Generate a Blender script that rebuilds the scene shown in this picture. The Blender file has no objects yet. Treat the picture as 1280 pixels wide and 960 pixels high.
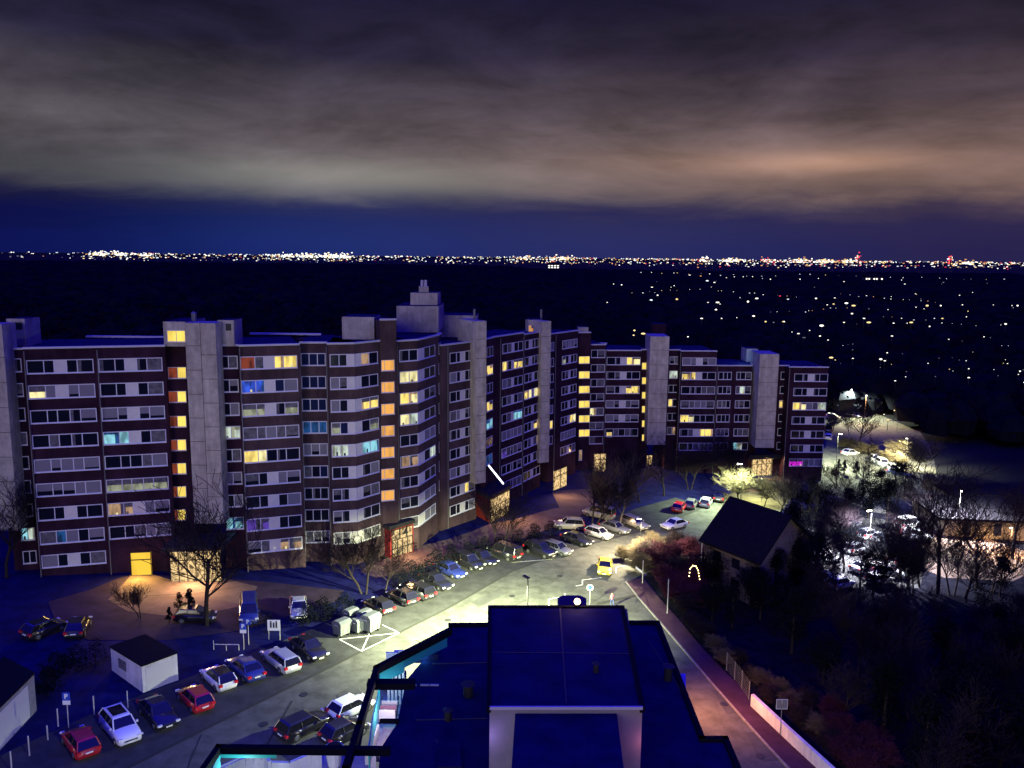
import bpy, bmesh, math, random
from mathutils import Vector, Matrix
R = math.radians
rnd = random.Random(7)
scn = bpy.context.scene
C = scn.collection

# ---------------------------------------------------------------- camera
CAMZ, FPX = 38.8, 1040.0
PITCH, ROLL = R(8.64), R(0.6)
cd = bpy.data.cameras.new('camera'); cam = bpy.data.objects.new('camera', cd); C.objects.link(cam)
CM = Matrix.Rotation(R(90) - PITCH, 3, 'X') @ Matrix.Rotation(ROLL, 3, 'Z')
cam.matrix_world = Matrix.Translation((0, 0, CAMZ)) @ CM.to_4x4()
cd.sensor_width = 36; cd.lens = 36 * FPX / 1280; cd.clip_start = 0.5; cd.clip_end = 40000
scn.camera = cam

# ---------------------------------------------------------------- sky, light, exposure
w = bpy.data.worlds.new('World'); scn.world = w; w.use_nodes = True
def world_nodes():
    nt = w.node_tree; N = nt.nodes; L = nt.links; N.clear()
    def n(t, **k):
        x = N.new(t)
        for a, b in k.items(): setattr(x, a, b)
        return x
    def m(op, a, b=None, c=None, clamp=False):
        x = n('ShaderNodeMath', operation=op, use_clamp=clamp)
        for i, v in enumerate((a, b, c)):
            if v is None: continue
            if isinstance(v, (int, float)): x.inputs[i].default_value = v
            else: L.new(v, x.inputs[i])
        return x.outputs[0]
    def ramp(f, pts, interp='EASE'):
        x = n('ShaderNodeValToRGB'); x.color_ramp.interpolation = interp
        el = x.color_ramp.elements
        while len(el) > 1: el.remove(el[-1])
        el[0].position, el[0].color = pts[0][0], (*pts[0][1], 1)
        for p, c in pts[1:]:
            e = el.new(p); e.color = (*c, 1)
        L.new(f, x.inputs[0]); return x.outputs[0]
    def mixc(f, a, b, mode='MIX'):
        x = n('ShaderNodeMix', data_type='RGBA', blend_type=mode)
        if isinstance(f, (int, float)): x.inputs[0].default_value = f
        else: L.new(f, x.inputs[0])
        for i, v in ((6, a), (7, b)):
            if isinstance(v, tuple): x.inputs[i].default_value = (*v, 1)
            else: L.new(v, x.inputs[i])
        return x.outputs[2]
    tc = n('ShaderNodeTexCoord'); sep = n('ShaderNodeSeparateXYZ'); L.new(tc.outputs['Generated'], sep.inputs[0])
    x, y, z = sep.outputs
    zc = m('MAXIMUM', z, 0.012)
    # cloud deck: project the direction on a plane far above
    comb = n('ShaderNodeCombineXYZ'); zz = m('ADD', zc, 0.16)
    L.new(m('DIVIDE', x, zz), comb.inputs[0]); L.new(m('DIVIDE', y, zz), comb.inputs[1])
    mp = n('ShaderNodeMapping'); mp.inputs['Scale'].default_value = (0.8, 1.0, 1); mp.inputs['Rotation'].default_value = (0, 0, 0.25)
    L.new(comb.outputs[0], mp.inputs[0])
    def noise(scale, detail, dist=0, rough=.55):
        q = n('ShaderNodeTexNoise'); q.inputs['Scale'].default_value = scale; q.inputs['Detail'].default_value = detail
        q.inputs['Distortion'].default_value = dist; q.inputs['Roughness'].default_value = rough
        L.new(mp.outputs[0], q.inputs['Vector']); return q.outputs[0]
    n1 = noise(1.0, 6, .7, .58); n2 = noise(3.2, 7, .8, .6)
    q3 = n('ShaderNodeTexNoise'); q3.inputs['Scale'].default_value = 5.5; q3.inputs['Detail'].default_value = 7; q3.inputs['Roughness'].default_value = .6; q3.inputs['Distortion'].default_value = .5
    mp3 = n('ShaderNodeMapping'); mp3.inputs['Scale'].default_value = (.9, .9, 2.6); mp3.inputs['Location'].default_value = (1.3, .2, .7); L.new(tc.outputs['Generated'], mp3.inputs[0]); L.new(mp3.outputs[0], q3.inputs['Vector']); n3 = q3.outputs[0]
    cl = m('ADD', m('ADD', m('MULTIPLY', n1, 0.35), m('MULTIPLY', n2, 0.2)), m('MULTIPLY', n3, .45))
    cl = m('MULTIPLY_ADD', cl, 4.0, -1.5, clamp=True)
    az = m('DIVIDE', x, m('MAXIMUM', y, 0.05))           # tangent of azimuth: -.6 left edge, +.6 right edge
    # elevation profile of the lit deck (position = sin elevation *3)
    e3 = m('ADD', m('MULTIPLY', zc, 3.0), m('MULTIPLY', m('SUBTRACT', n1, .5), .16)); e3 = m('ADD', e3, m('MULTIPLY', m('SUBTRACT', noise(5, 6, .5), .5), .05)); e3 = m('ADD', e3, m('MULTIPLY', az, .035))
    warm = ramp(e3, [(0.0, (.018,.016,.07)), (.13, (.030,.024,.075)), (.17, (.055,.040,.075)), (.26, (.235,.155,.115)), (.42, (.190,.130,.112)),
                     (.56, (.092,.066,.072)), (.70, (.042,.032,.048)), (.86, (.020,.015,.034))])
    cool = ramp(e3, [(0.0, (.004,.007,.085)), (.10, (.003,.005,.060)), (.145, (.008,.009,.050)), (.23, (.080,.084,.090)), (.38, (.118,.110,.112)),
                     (.54, (.072,.066,.080)), (.67, (.026,.023,.052)), (.84, (.011,.010,.034))])
    side = m('MULTIPLY_ADD', az, 0.95, 0.38, clamp=True)
    base = mixc(1.0, mixc(side, cool, warm), (.90, .84, .98), 'MULTIPLY')
    # contrast by the clouds above the haze band
    bandm = m('MULTIPLY', m('SUBTRACT', e3, .12), 4.5, clamp=True)
    cmul = m('MULTIPLY_ADD', cl, .90, 0.42)
    cm2 = m('ADD', m('MULTIPLY', bandm, m('SUBTRACT', cmul, 1.0)), 1.0)
    vm = n('ShaderNodeVectorMath', operation='SCALE'); L.new(base, vm.inputs[0]); L.new(cm2, vm.inputs['Scale'])
    # town glow spots
    def glow(ax, ez, wa, we, col, s):
        dx = m('DIVIDE', m('SUBTRACT', az, ax), wa); dz = m('DIVIDE', m('SUBTRACT', z, ez), we)
        g = m('MULTIPLY', m('POWER', 2.718, m('MULTIPLY', m('ADD', m('MULTIPLY', dx, dx), m('MULTIPLY', dz, dz)), -1.0)), s)
        v = n('ShaderNodeVectorMath', operation='SCALE'); v.inputs[0].default_value = col; L.new(g, v.inputs['Scale']); return v.outputs[0]
    tot = vm.outputs[0]
    for g in (glow(.32, .108, .24, .020, (.24,.14,.095), .62), glow(.36, .106, .11, .010, (.35,.18,.10), .5),
              glow(-.20, .090, .20, .020, (.15,.155,.12), .9), glow(-.25, .02, .22, .05, (.01,.035,.16), .42), glow(.1, .015, .3, .05, (.02,.03,.10), .5)):
        a = n('ShaderNodeVectorMath', operation='ADD'); L.new(tot, a.inputs[0]); L.new(g, a.inputs[1]); tot = a.outputs[0]
    # the dome high above: deep blue night light
    up = m('MULTIPLY', m('SUBTRACT', z, .36), 3.5, clamp=True)
    fin = mixc(up, tot, (.020, .012, 1.45))
    # below the horizon
    dn = m('GREATER_THAN', 0.0, z)
    fin = mixc(dn, fin, (.002, .002, .02))
    sky = n('ShaderNodeTexSky', sky_type='NISHITA'); sky.sun_disc = False; sky.sun_elevation = R(1); sky.sun_rotation = R(180)
    b1 = n('ShaderNodeBackground'); L.new(fin, b1.inputs[0]); b1.inputs[1].default_value = 1.0
    b2 = n('ShaderNodeBackground'); L.new(sky.outputs[0], b2.inputs[0]); b2.inputs[1].default_value = 0.0008
    ad = n('ShaderNodeAddShader'); L.new(b1.outputs[0], ad.inputs[0]); L.new(b2.outputs[0], ad.inputs[1])
    o = n('ShaderNodeOutputWorld'); L.new(ad.outputs[0], o.inputs[0])
world_nodes()
sd = bpy.data.lights.new('sun', 'SUN'); sun = bpy.data.objects.new('sun', sd); C.objects.link(sun)
sd.energy = 0.80; sd.angle = R(25); sd.color = (1, .90, .82)          # the glow of the town behind the camera
sun.rotation_euler = (R(87), 0, R(-12))
vs = scn.view_settings; vs.view_transform = 'Standard'; vs.look = 'None'; vs.exposure = 0; vs.gamma = 1; vs.use_curve_mapping = False
scn.cycles.use_denoising = True
scn.cycles.max_bounces = 5; scn.cycles.diffuse_bounces = 2; scn.cycles.glossy_bounces = 2; scn.cycles.transmission_bounces = 3
scn.cycles.sample_clamp_indirect = 2; scn.cycles.sample_clamp_direct = 30
scn.cycles.use_light_tree = True

# ---------------------------------------------------------------- pixel -> place (photo pixels, 1280x960)
def ray(px, py): return CM @ Vector(((px - 640) / FPX, -(py - 480) / FPX, -1))
SL = 0.055
def g(x): return -SL * max(-75.0, min(85.0, x))
def gp(px, py, off=0.0):                      # point on the sloping ground
    d = ray(px, py); t = (CAMZ - off) / (-d.z)
    for _ in range(30):
        x = t * d.x; t = (CAMZ - off - g(x)) / (-d.z)
    return Vector((t * d.x, t * d.y, g(t * d.x) + off))
def zp(px, py, depth):                        # point at a depth along the view axis
    d = ray(px, py); return Vector((0, 0, CAMZ)) + d * depth
def hp(px, py, h):                            # point at an absolute height
    d = ray(px, py); t = (CAMZ - h) / (-d.z); return Vector((t * d.x, t * d.y, h))
UP = Vector((SL, 0, 1)).normalized()

# ---------------------------------------------------------------- materials
MATS = {}
def mat(name, col, rough=.8, metal=0, noise=0, nscale=3, bump=0, spec=.4, emis=None, estr=0, sample=False, var=None, coat=0):
    if name in MATS: return MATS[name]
    m = bpy.data.materials.new(name); m.use_nodes = True; MATS[name] = m
    nt = m.node_tree; b = nt.nodes['Principled BSDF']
    b.inputs['Base Color'].default_value = (*col, 1); b.inputs['Roughness'].default_value = rough
    b.inputs['Metallic'].default_value = metal; b.inputs['Specular IOR Level'].default_value = spec
    b.inputs['Coat Weight'].default_value = coat
    if noise or bump:
        tc = nt.nodes.new('ShaderNodeTexCoord'); t = nt.nodes.new('ShaderNodeTexNoise')
        t.inputs['Scale'].default_value = nscale; t.inputs['Detail'].default_value = 6; t.inputs['Roughness'].default_value = .65
        nt.links.new(tc.outputs['Object'], t.inputs['Vector'])
        if noise:
            r = nt.nodes.new('ShaderNodeValToRGB'); e = r.color_ramp.elements
            c2 = var or tuple(c * (1 + noise) for c in col); c1 = tuple(c * (1 - noise) for c in col)
            e[0].position, e[0].color = .32, (*c1, 1); e[1].position, e[1].color = .68, (*c2, 1)
            nt.links.new(t.outputs[0], r.inputs[0]); nt.links.new(r.outputs[0], b.inputs['Base Color'])
        if bump:
            bp = nt.nodes.new('ShaderNodeBump'); bp.inputs['Strength'].default_value = bump; bp.inputs['Distance'].default_value = .03
            nt.links.new(t.outputs[0], bp.inputs['Height']); nt.links.new(bp.outputs[0], b.inputs['Normal'])
    if emis:
        b.inputs['Emission Color'].default_value = (*emis, 1); b.inputs['Emission Strength'].default_value = estr
        m.cycles.emission_sampling = 'AUTO' if sample else 'NONE'
    return m
def brick(name, c1, c2, mortar, scale=4):
    m = mat(name, c1, .9); nt = m.node_tree; b = nt.nodes['Principled BSDF']
    tc = nt.nodes.new('ShaderNodeTexCoord'); geo = nt.nodes.new('ShaderNodeNewGeometry')
    # run the courses round the wall whatever way it faces: u along the wall, v up
    s = nt.nodes.new('ShaderNodeSeparateXYZ'); nt.links.new(tc.outputs['Object'], s.inputs[0])
    a = nt.nodes.new('ShaderNodeMath'); a.operation = 'ADD'; nt.links.new(s.outputs[0], a.inputs[0]); nt.links.new(s.outputs[1], a.inputs[1])
    cb = nt.nodes.new('ShaderNodeCombineXYZ'); nt.links.new(a.outputs[0], cb.inputs[0]); nt.links.new(s.outputs[2], cb.inputs[1])
    br = nt.nodes.new('ShaderNodeTexBrick'); br.inputs['Scale'].default_value = scale
    br.inputs['Color1'].default_value = (*c1, 1); br.inputs['Color2'].default_value = (*c2, 1); br.inputs['Mortar'].default_value = (*mortar, 1)
    br.inputs['Mortar Size'].default_value = .012
    nt.links.new(cb.outputs[0], br.inputs['Vector'])
    t = nt.nodes.new('ShaderNodeTexNoise'); t.inputs['Scale'].default_value = .35; t.inputs['Detail'].default_value = 7
    nt.links.new(tc.outputs['Object'], t.inputs['Vector'])
    mr = nt.nodes.new('ShaderNodeMapRange'); mr.inputs[1].default_value = .3; mr.inputs[2].default_value = .7; mr.inputs[3].default_value = .65; mr.inputs[4].default_value = 1.3
    nt.links.new(t.outputs[0], mr.inputs[0])
    v = nt.nodes.new('ShaderNodeVectorMath'); v.operation = 'SCALE'; nt.links.new(br.outputs[0], v.inputs[0]); nt.links.new(mr.outputs[0], v.inputs['Scale'])
    nt.links.new(v.outputs[0], b.inputs['Base Color'])
    return m
def streaked(name):
    m = MATS[name]; nt = m.node_tree; b = nt.nodes['Principled BSDF']; src = b.inputs['Base Color'].links[0].from_socket
    tc = nt.nodes.new('ShaderNodeTexCoord'); mp = nt.nodes.new('ShaderNodeMapping'); mp.inputs['Scale'].default_value = (1.0, 1.0, .12)
    t = nt.nodes.new('ShaderNodeTexNoise'); t.inputs['Scale'].default_value = 1; t.inputs['Detail'].default_value = 7; t.inputs['Roughness'].default_value = .7
    nt.links.new(tc.outputs['Object'], mp.inputs[0]); nt.links.new(mp.outputs[0], t.inputs['Vector'])
    mr = nt.nodes.new('ShaderNodeMapRange'); mr.inputs[1].default_value = .38; mr.inputs[2].default_value = .6; mr.inputs[3].default_value = .74; mr.inputs[4].default_value = 1.06
    nt.links.new(t.outputs[0], mr.inputs[0]); v = nt.nodes.new('ShaderNodeVectorMath'); v.operation = 'SCALE'
    nt.links.new(src, v.inputs[0]); nt.links.new(mr.outputs[0], v.inputs['Scale']); nt.links.new(v.outputs[0], b.inputs['Base Color'])
def lit(name, col, s, dark=.35, scale=1.6, stretch=(1, 1, .35)):
    """glass of a lit room: curtain folds and furniture break the light up"""
    m = mat(name, (.02, .02, .02), .9, spec=.05, emis=col, estr=s); nt = m.node_tree; b = nt.nodes['Principled BSDF']
    tc = nt.nodes.new('ShaderNodeTexCoord'); mp = nt.nodes.new('ShaderNodeMapping'); mp.inputs['Scale'].default_value = stretch
    t = nt.nodes.new('ShaderNodeTexNoise'); t.inputs['Scale'].default_value = scale; t.inputs['Detail'].default_value = 4
    nt.links.new(tc.outputs['Object'], mp.inputs[0]); nt.links.new(mp.outputs[0], t.inputs['Vector'])
    mr = nt.nodes.new('ShaderNodeMapRange'); mr.inputs[1].default_value = .36; mr.inputs[2].default_value = .56; mr.inputs[3].default_value = dark * s; mr.inputs[4].default_value = s
    nt.links.new(t.outputs[0], mr.inputs[0]); nt.links.new(mr.outputs[0], b.inputs['Emission Strength'])
    return m

brick('brick_dark', (.042,.016,.032), (.032,.012,.026), (.04,.025,.035))
brick('brick_brown', (.080,.046,.054), (.062,.036,.044), (.09,.065,.065))
brick('brick_red', (.30,.026,.024), (.24,.02,.02), (.2,.06,.05))
mat('concrete', (.47,.42,.33), .9, noise=.22, nscale=.9, bump=.3)
mat('concrete_pale', (.44,.40,.33), .9, noise=.25, nscale=.7)
for q_ in ('concrete', 'concrete_pale', 'brick_dark', 'brick_brown', 'brick_red'): streaked(q_)
mat('joint', (.07,.065,.06), .9)
mat('coping', (.55,.53,.52), .6)
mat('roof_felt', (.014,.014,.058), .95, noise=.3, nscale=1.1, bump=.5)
mat('roof_tile', (.008,.007,.010), .9, noise=.4, nscale=3, bump=.6)
mat('frame_white', (.72,.70,.70), .5)
mat('panel_white', (.70,.66,.57), .6, noise=.06, nscale=2)
mat('glass_dark', (.008,.009,.020), .12, spec=.12)
mat('glass_navy', (.012,.018,.06), .1, spec=.15)
mat('shutter', (.21,.195,.22), .75, noise=.1, nscale=8)
mat('curtain', (.13,.12,.13), .8, noise=.45, nscale=2.2)
lit('lit_yellow', (1, .74, .18), 1.2, .5)
lit('lit_pale', (1, .88, .42), 1.1, .5)
lit('lit_white', (.85, 1, .85), .72, .4)
lit('lit_dim', (.75, .80, .55), .42, .35)
lit('lit_cyan', (.35, .85, 1), .8, .35)
lit('lit_blue', (.05, .14, 1), .8, .3)
lit('lit_azure', (.03, .22, .75), .32, .2)
lit('lit_violet', (.25, .12, 1), .40, .3)
lit('lit_magenta', (.85, .02, .85), .95, .6, 3)
lit('lit_orange', (1, .42, .09), .85, .35, 1.2)
lit('lit_peach', (1, .62, .35), .45, .35)
lit('lit_stair', (1, .47, .10), .95, .65, .8)
lit('lit_stair_yellow', (1, .72, .13), 1.2, .7, .8)
lit('lit_red_brown', (.55, .10, .04), .40, .3)
lit('lit_gold', (1, .62, .05), 1.05, .82, .7)
lit('lit_lobby', (1, .68, .30), 1.1, .12, 3.2, (1, 1, .7))
mat('asphalt', (.045,.045,.047), .9, noise=.32, nscale=.6, bump=.4)
mat('asphalt_new', (.074,.074,.070), .9, noise=.32, nscale=.7, bump=.4)
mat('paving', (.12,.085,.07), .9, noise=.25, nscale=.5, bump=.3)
mat('paving_red', (.055,.024,.042), .9, noise=.25, nscale=.6, bump=.3)
mat('kerb', (.20,.18,.17), .9, noise=.3, nscale=2)
mat('paint_line', (.55,.55,.52), .7, noise=.2, nscale=5)
mat('grass', (.007,.008,.060), .95, noise=.4, nscale=.6, bump=.6)
mat('field', (.010,.011,.016), 1, noise=.4, nscale=.02)
mat('bark', (.028,.022,.022), .95, noise=.3, nscale=6)
mat('bark_pale', (.16,.14,.12), .9, noise=.35, nscale=5)
mat('twig', (.020,.014,.018), .95)
mat('twig_red', (.045,.012,.024), .95)
mat('twig_pale', (.085,.068,.045), .95)
mat('leaf_dark', (.005,.006,.009), 1, spec=0)
mat('leaf', (.008,.010,.010), 1, spec=0)
mat('metal_grey', (.18,.18,.18), .5, metal=.3)
mat('metal_pale', (.55,.53,.52), .45, metal=.2)
mat('metal_dark', (.02,.02,.022), .6)
mat('rubber', (.015,.015,.015), .85)
mat('rim', (.35,.35,.36), .35, metal=.8)
mat('car_glass', (.008,.008,.012), .06, spec=.7)
mat('lamp_clear', (.75,.75,.78), .15, spec=.8)
mat('lamp_red', (.55,.02,.03), .25, spec=.7)
mat('plate', (.75,.75,.70), .5)
mat('trim_black', (.02,.02,.02), .6)
for n_, c_ in dict(white=(.72,.72,.74), black=(.012,.012,.016), red=(.36,.012,.022), silver=(.42,.42,.46), navy=(.02,.03,.16), grey=(.13,.13,.15), taxi=(.80,.56,.05), green=(.05,.11,.08), beige=(.26,.24,.22)).items():
    mat('paint_' + n_, c_, .3, spec=.6, metal=.15 if n_ in ('silver', 'grey') else 0, coat=.7)
mat('bin_grey', (.11,.12,.13), .6, noise=.15, nscale=3)
mat('sign_blue', (.02,.06,.45), .5)
mat('sign_white', (.75,.75,.75), .5)
mat('sign_black', (.02,.02,.02), .6)
mat('wall_paint', (.62,.60,.60), .85, noise=.12, nscale=.8); streaked('wall_paint')
mat('teal', (.03,.35,.36), .35, spec=.6)
mat('teal_glass', (.04,.45,.45), .2, spec=.6)
mat('skin', (.5,.3,.22), .6); mat('cloth_pink', (.35,.16,.22), .9); mat('cloth_blue', (.05,.07,.22), .9); mat('hair', (.03,.02,.015), .9)
mat('head_lamp_on', (.8,.8,.7), .4, emis=(1,.93,.7), estr=14)
mat('head_lamp_warm', (.8,.6,.3), .4, emis=(1,.62,.22), estr=14)
mat('tube_on', (.9,.9,.9), .4, emis=(.85,.85,1), estr=3.0)
for n_, c_, s_ in (('far_white', (1,.95,.8), 2.2), ('far_cool', (.8,.92,1), 1.6), ('far_yellow', (1,.72,.3), 1.6), ('far_orange', (1,.45,.16), 1.2), ('far_red', (1,.06,.10), 1.4), ('far_dim', (.55,.55,.7), .35)):
    mat(n_, (.05,.05,.05), .8, emis=c_, estr=s_)
mat('far_wall', (.05,.045,.05), .9)
mat('steam', (.5,.5,.5), 1, emis=(.55,.52,.40), estr=.28)

for q_ in ('asphalt','asphalt_new','paving','paving_red','kerb','grass','field','bark','bark_pale','twig','twig_red','twig_pale','roof_felt','roof_tile','concrete','concrete_pale','brick_dark','brick_brown','brick_red','panel_white','frame_white','shutter','curtain','wall_paint'):
    MATS[q_].node_tree.nodes['Principled BSDF'].inputs['Specular IOR Level'].default_value = .06
# ---------------------------------------------------------------- builders
def tag(o, label=None, cat=None, group=None, kind=None):
    if label: o['label'] = label
    if cat: o['category'] = cat
    if group: o['group'] = group
    if kind: o['kind'] = kind
    return o
def empty(name, loc=(0, 0, 0), label=None, cat=None, group=None, rot=None):
    o = bpy.data.objects.new(name, None); C.objects.link(o); o.location = loc; o.empty_display_size = .3
    if rot is not None: o.rotation_euler = rot
    return tag(o, label, cat, group)
class MB:
    def __init__(s): s.v = []; s.f = []; s.mi = []; s.mats = []
    def m(s, name):
        if name not in s.mats: s.mats.append(name)
        return s.mats.index(name)
    def poly(s, pts, m):
        i = len(s.v); s.v += [tuple(p) for p in pts]; s.f.append(tuple(range(i, i + len(pts)))); s.mi.append(s.m(m))
    def hexa(s, p, m):        # p: 4 bottom, 4 top
        i = len(s.v); s.v += [tuple(q) for q in p]; k = s.m(m)
        for f in ((3,2,1,0), (4,5,6,7), (0,1,5,4), (1,2,6,5), (2,3,7,6), (3,0,4,7)):
            s.f.append(tuple(i + j for j in f)); s.mi.append(k)
        return s
    def box(s, x0, x1, y0, y1, z0, z1, m):
        return s.hexa([(x0,y0,z0),(x1,y0,z0),(x1,y1,z0),(x0,y1,z0),(x0,y0,z1),(x1,y0,z1),(x1,y1,z1),(x0,y1,z1)], m)
    def prism(s, pts, z0, z1, m, top=None):
        """plan polygon (counter-clockwise) between two heights"""
        i = len(s.v); n = len(pts); k = s.m(m); kt = s.m(top or m)
        s.v += [(p[0], p[1], z0) for p in pts] + [(p[0], p[1], z1) for p in pts]
        s.f.append(tuple(i + j for j in reversed(range(n)))); s.mi.append(k)
        s.f.append(tuple(i + n + j for j in range(n))); s.mi.append(kt)
        for j in range(n):
            q = (j + 1) % n; s.f.append((i + j, i + q, i + n + q, i + n + j)); s.mi.append(k)
        return s
    def tube(s, a, b, ra, rb, m, n=6, cap=True):
        a = Vector(a); b = Vector(b); d = (b - a)
        if d.length < 1e-6: return s
        d.normalize(); u = d.orthogonal().normalized(); v = d.cross(u); i = len(s.v); k = s.m(m)
        for (p, r) in ((a, ra), (b, rb)):
            for j in range(n):
                t = 2 * math.pi * j / n; s.v.append(tuple(p + u * (r * math.cos(t)) + v * (r * math.sin(t))))
        for j in range(n):
            q = (j + 1) % n; s.f.append((i + j, i + q, i + n + q, i + n + j)); s.mi.append(k)
        if cap:
            s.f.append(tuple(i + j for j in reversed(range(n)))); s.mi.append(k)
            s.f.append(tuple(i + n + j for j in range(n))); s.mi.append(k)
        return s
    def ball(s, c, r, m, n=8, h=6, sq=(1, 1, 1)):
        i = len(s.v); k = s.m(m)
        for a in range(h + 1):
            ph = math.pi * a / h
            for j in range(n):
                t = 2 * math.pi * j / n
                s.v.append((c[0] + r * sq[0] * math.sin(ph) * math.cos(t), c[1] + r * sq[1] * math.sin(ph) * math.sin(t), c[2] + r * sq[2] * math.cos(ph)))
        for a in range(h):
            for j in range(n):
                q = (j + 1) % n; s.f.append((i + a * n + j, i + (a + 1) * n + j, i + (a + 1) * n + q, i + a * n + q)); s.mi.append(k)
        return s
    def build(s, name, parent=None, smooth=False, keep=False):
        me = bpy.data.meshes.new(name); me.from_pydata(s.v, [], s.f)
        for q in s.mats: me.materials.append(MATS[q])
        me.polygons.foreach_set('material_index', s.mi)
        if smooth: me.polygons.foreach_set('use_smooth', [True] * len(s.f))
        me.update()
        o = bpy.data.objects.new(name, me); C.objects.link(o)
        if parent is not None:
            o.parent = parent
            if keep: # geometry is in world coordinates
                o.matrix_parent_inverse = root_mat(parent).inverted()
        return o
def root_mat(o):
    m = Matrix.LocRotScale(o.location, o.rotation_euler, o.scale)
    if o.parent is not None: m = root_mat(o.parent) @ o.matrix_parent_inverse @ m
    return m
def copy_tree(o, parent=None):
    c = o.copy(); C.objects.link(c); c.parent = parent
    for ch in list(o.children): copy_tree(ch, c)
    return c
def copy_at(o, loc, rot=None, scale=None, label=None, group=None):
    c = copy_tree(o); c.location = loc
    if rot is not None: c.rotation_euler = rot
    if scale: c.scale = (scale,) * 3
    if label: c['label'] = label
    if group: c['group'] = group
    return c
def slope_rot(heading):
    """euler that lies on the slope with +Y of the thing pointing to heading (radians, world)"""
    f = Vector((math.cos(heading), math.sin(heading), 0)); f = (f - UP * f.dot(UP)).normalized()
    x = f.cross(UP).normalized()
    return Matrix((x, f, UP)).transposed().to_euler()
# ================================================================ GROUND, ROADS
def sheet(name, px, off, m, thick=0.0, pts=None):
    P = pts or [gp(x, y, off) for x, y in px]
    b = MB(); k = [(p[0], p[1]) for p in P]
    area = sum(k[i][0] * k[(i+1) % len(k)][1] - k[(i+1) % len(k)][0] * k[i][1] for i in range(len(k)))
    if area < 0: P = P[::-1]
    if thick:
        n = len(P); i0 = len(b.v)
        b.poly(P, m)
        for i in range(n):
            a, c = P[i], P[(i+1) % n]
            b.poly([Vector(a) - Vector((0,0,thick)), Vector(c) - Vector((0,0,thick)), c, a], m)
    else: b.poly(P, m)
    o = b.build(name); tag(o, kind='structure'); return o
gb = MB(); xs = [-16000, -75, 0, 85, 16000]; ys = [-300, 60, 200, 600, 16000]
for i in range(4):
    for j in range(4):
        gb.poly([(xs[i], ys[j], g(xs[i])), (xs[i+1], ys[j], g(xs[i+1])), (xs[i+1], ys[j+1], g(xs[i+1])), (xs[i], ys[j+1], g(xs[i]))], 'grass' if j < 2 and i < 3 else 'field')
tag(gb.build('ground'), kind='structure')
gut = [(-60,1075),(60,1010),(240,919),(400,840),(500,790),(560,760),(640,714),(700,692),(760,674),(820,660),(880,634),(935,606),(985,590)]
rgt = [(1010,600),(975,640),(905,690),(850,705),(803,718),(784,728),(801,749),(829,781),(859,816),(891,854),(926,894),(961,933),(1001,976),(1061,1041),(1100,1100),(700,1110),(300,1100)]
sheet('road', gut + rgt, .012, 'asphalt_new')
sheet('parking_bay_asphalt', [(x, y - 1) for x, y in gut[:11]] + [(845,622),(800,634),(740,655),(690,672),(640,684),(590,697),(540,722),(480,748),(400,782),(330,810),(240,845),(120,890),(20,935),(-90,990)], .020, 'asphalt')
mat('wood_floor', (.010,.010,.016), 1, noise=.4, nscale=.8, spec=0)
# drain channel along the bays
def strip(name, px, w_, off, m, kind='structure', h=0.0, world=None):
    P = world or [gp(x, y, off) for x, y in px]; b = MB()
    for i in range(len(P) - 1):
        a, c = Vector(P[i]), Vector(P[i+1]); d = (c - a).normalized(); s = d.cross(UP).normalized() * (w_ / 2)
        if h:
            b.hexa([a - s - UP*.1, a + s - UP*.1, c + s - UP*.1, c - s - UP*.1, a - s + UP*h, a + s + UP*h, c + s + UP*h, c - s + UP*h], m)
        else: b.poly([a - s, a + s, c + s, c - s], m)
    o = b.build(name)
    if kind: tag(o, kind=kind)
    return o
mat('gutter', (.020,.020,.020), .95)
strip('gutter', gut, .35, .034, 'gutter')
strip('asphalt_seam', [(365,876),(346,910),(325,945),(300,990)], .18, .030, 'gutter')
strip('asphalt_seam', [(252,918),(238,950),(228,985)], .10, .031, 'gutter')
sheet('wood_floor', [(805,722),(820,706),(850,694),(905,680),(960,655),(985,640),(1060,625),(1160,640),(1320,640),(1700,700),(1700,1100),(1160,1080),(1040,965),(938,872),(880,815),(845,773)], .008, 'wood_floor')
# the lighter access road on the right, its pavement and kerb
kerb = [(783,727),(800,748),(828,780),(858,815),(890,853),(925,893),(960,932),(1000,975),(1060,1040)]
outer = [(803,722),(822,745),(845,770),(880,812),(912,845),(938,868),(985,912),(1040,962),(1120,1040)]
sheet('pavement', kerb + outer[::-1], .13, 'paving_red', .15)
strip('kerb', [(x-1, y+1) for x, y in kerb], .16, .0, 'kerb', h=.15)
# far ground surfaces
sheet('parking_lot', [(1036,520),(1085,512),(1150,540),(1165,560),(1172,600),(1150,618),(1075,612),(1040,585),(1032,560)], .02, 'asphalt_new')
sheet('road', [(1030,560),(1060,566),(1100,585),(1140,602),(1180,600),(1160,650),(1090,640),(1000,600),(990,590)], .032, 'asphalt_new')
sheet('yard', [(1130,668),(1180,640),(1290,640),(1400,690),(1330,730),(1180,722),(1130,700)], .02, 'paving')
sheet('parking_lot', [(985,655),(1060,640),(1130,655),(1160,690),(1150,735),(1010,735)], .026, 'asphalt')
mat('paving_dim', (.038,.026,.045), .95, noise=.3, nscale=.5, spec=.05)  # darker copy of the paving: fall-off of the entrance light put into colour
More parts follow.
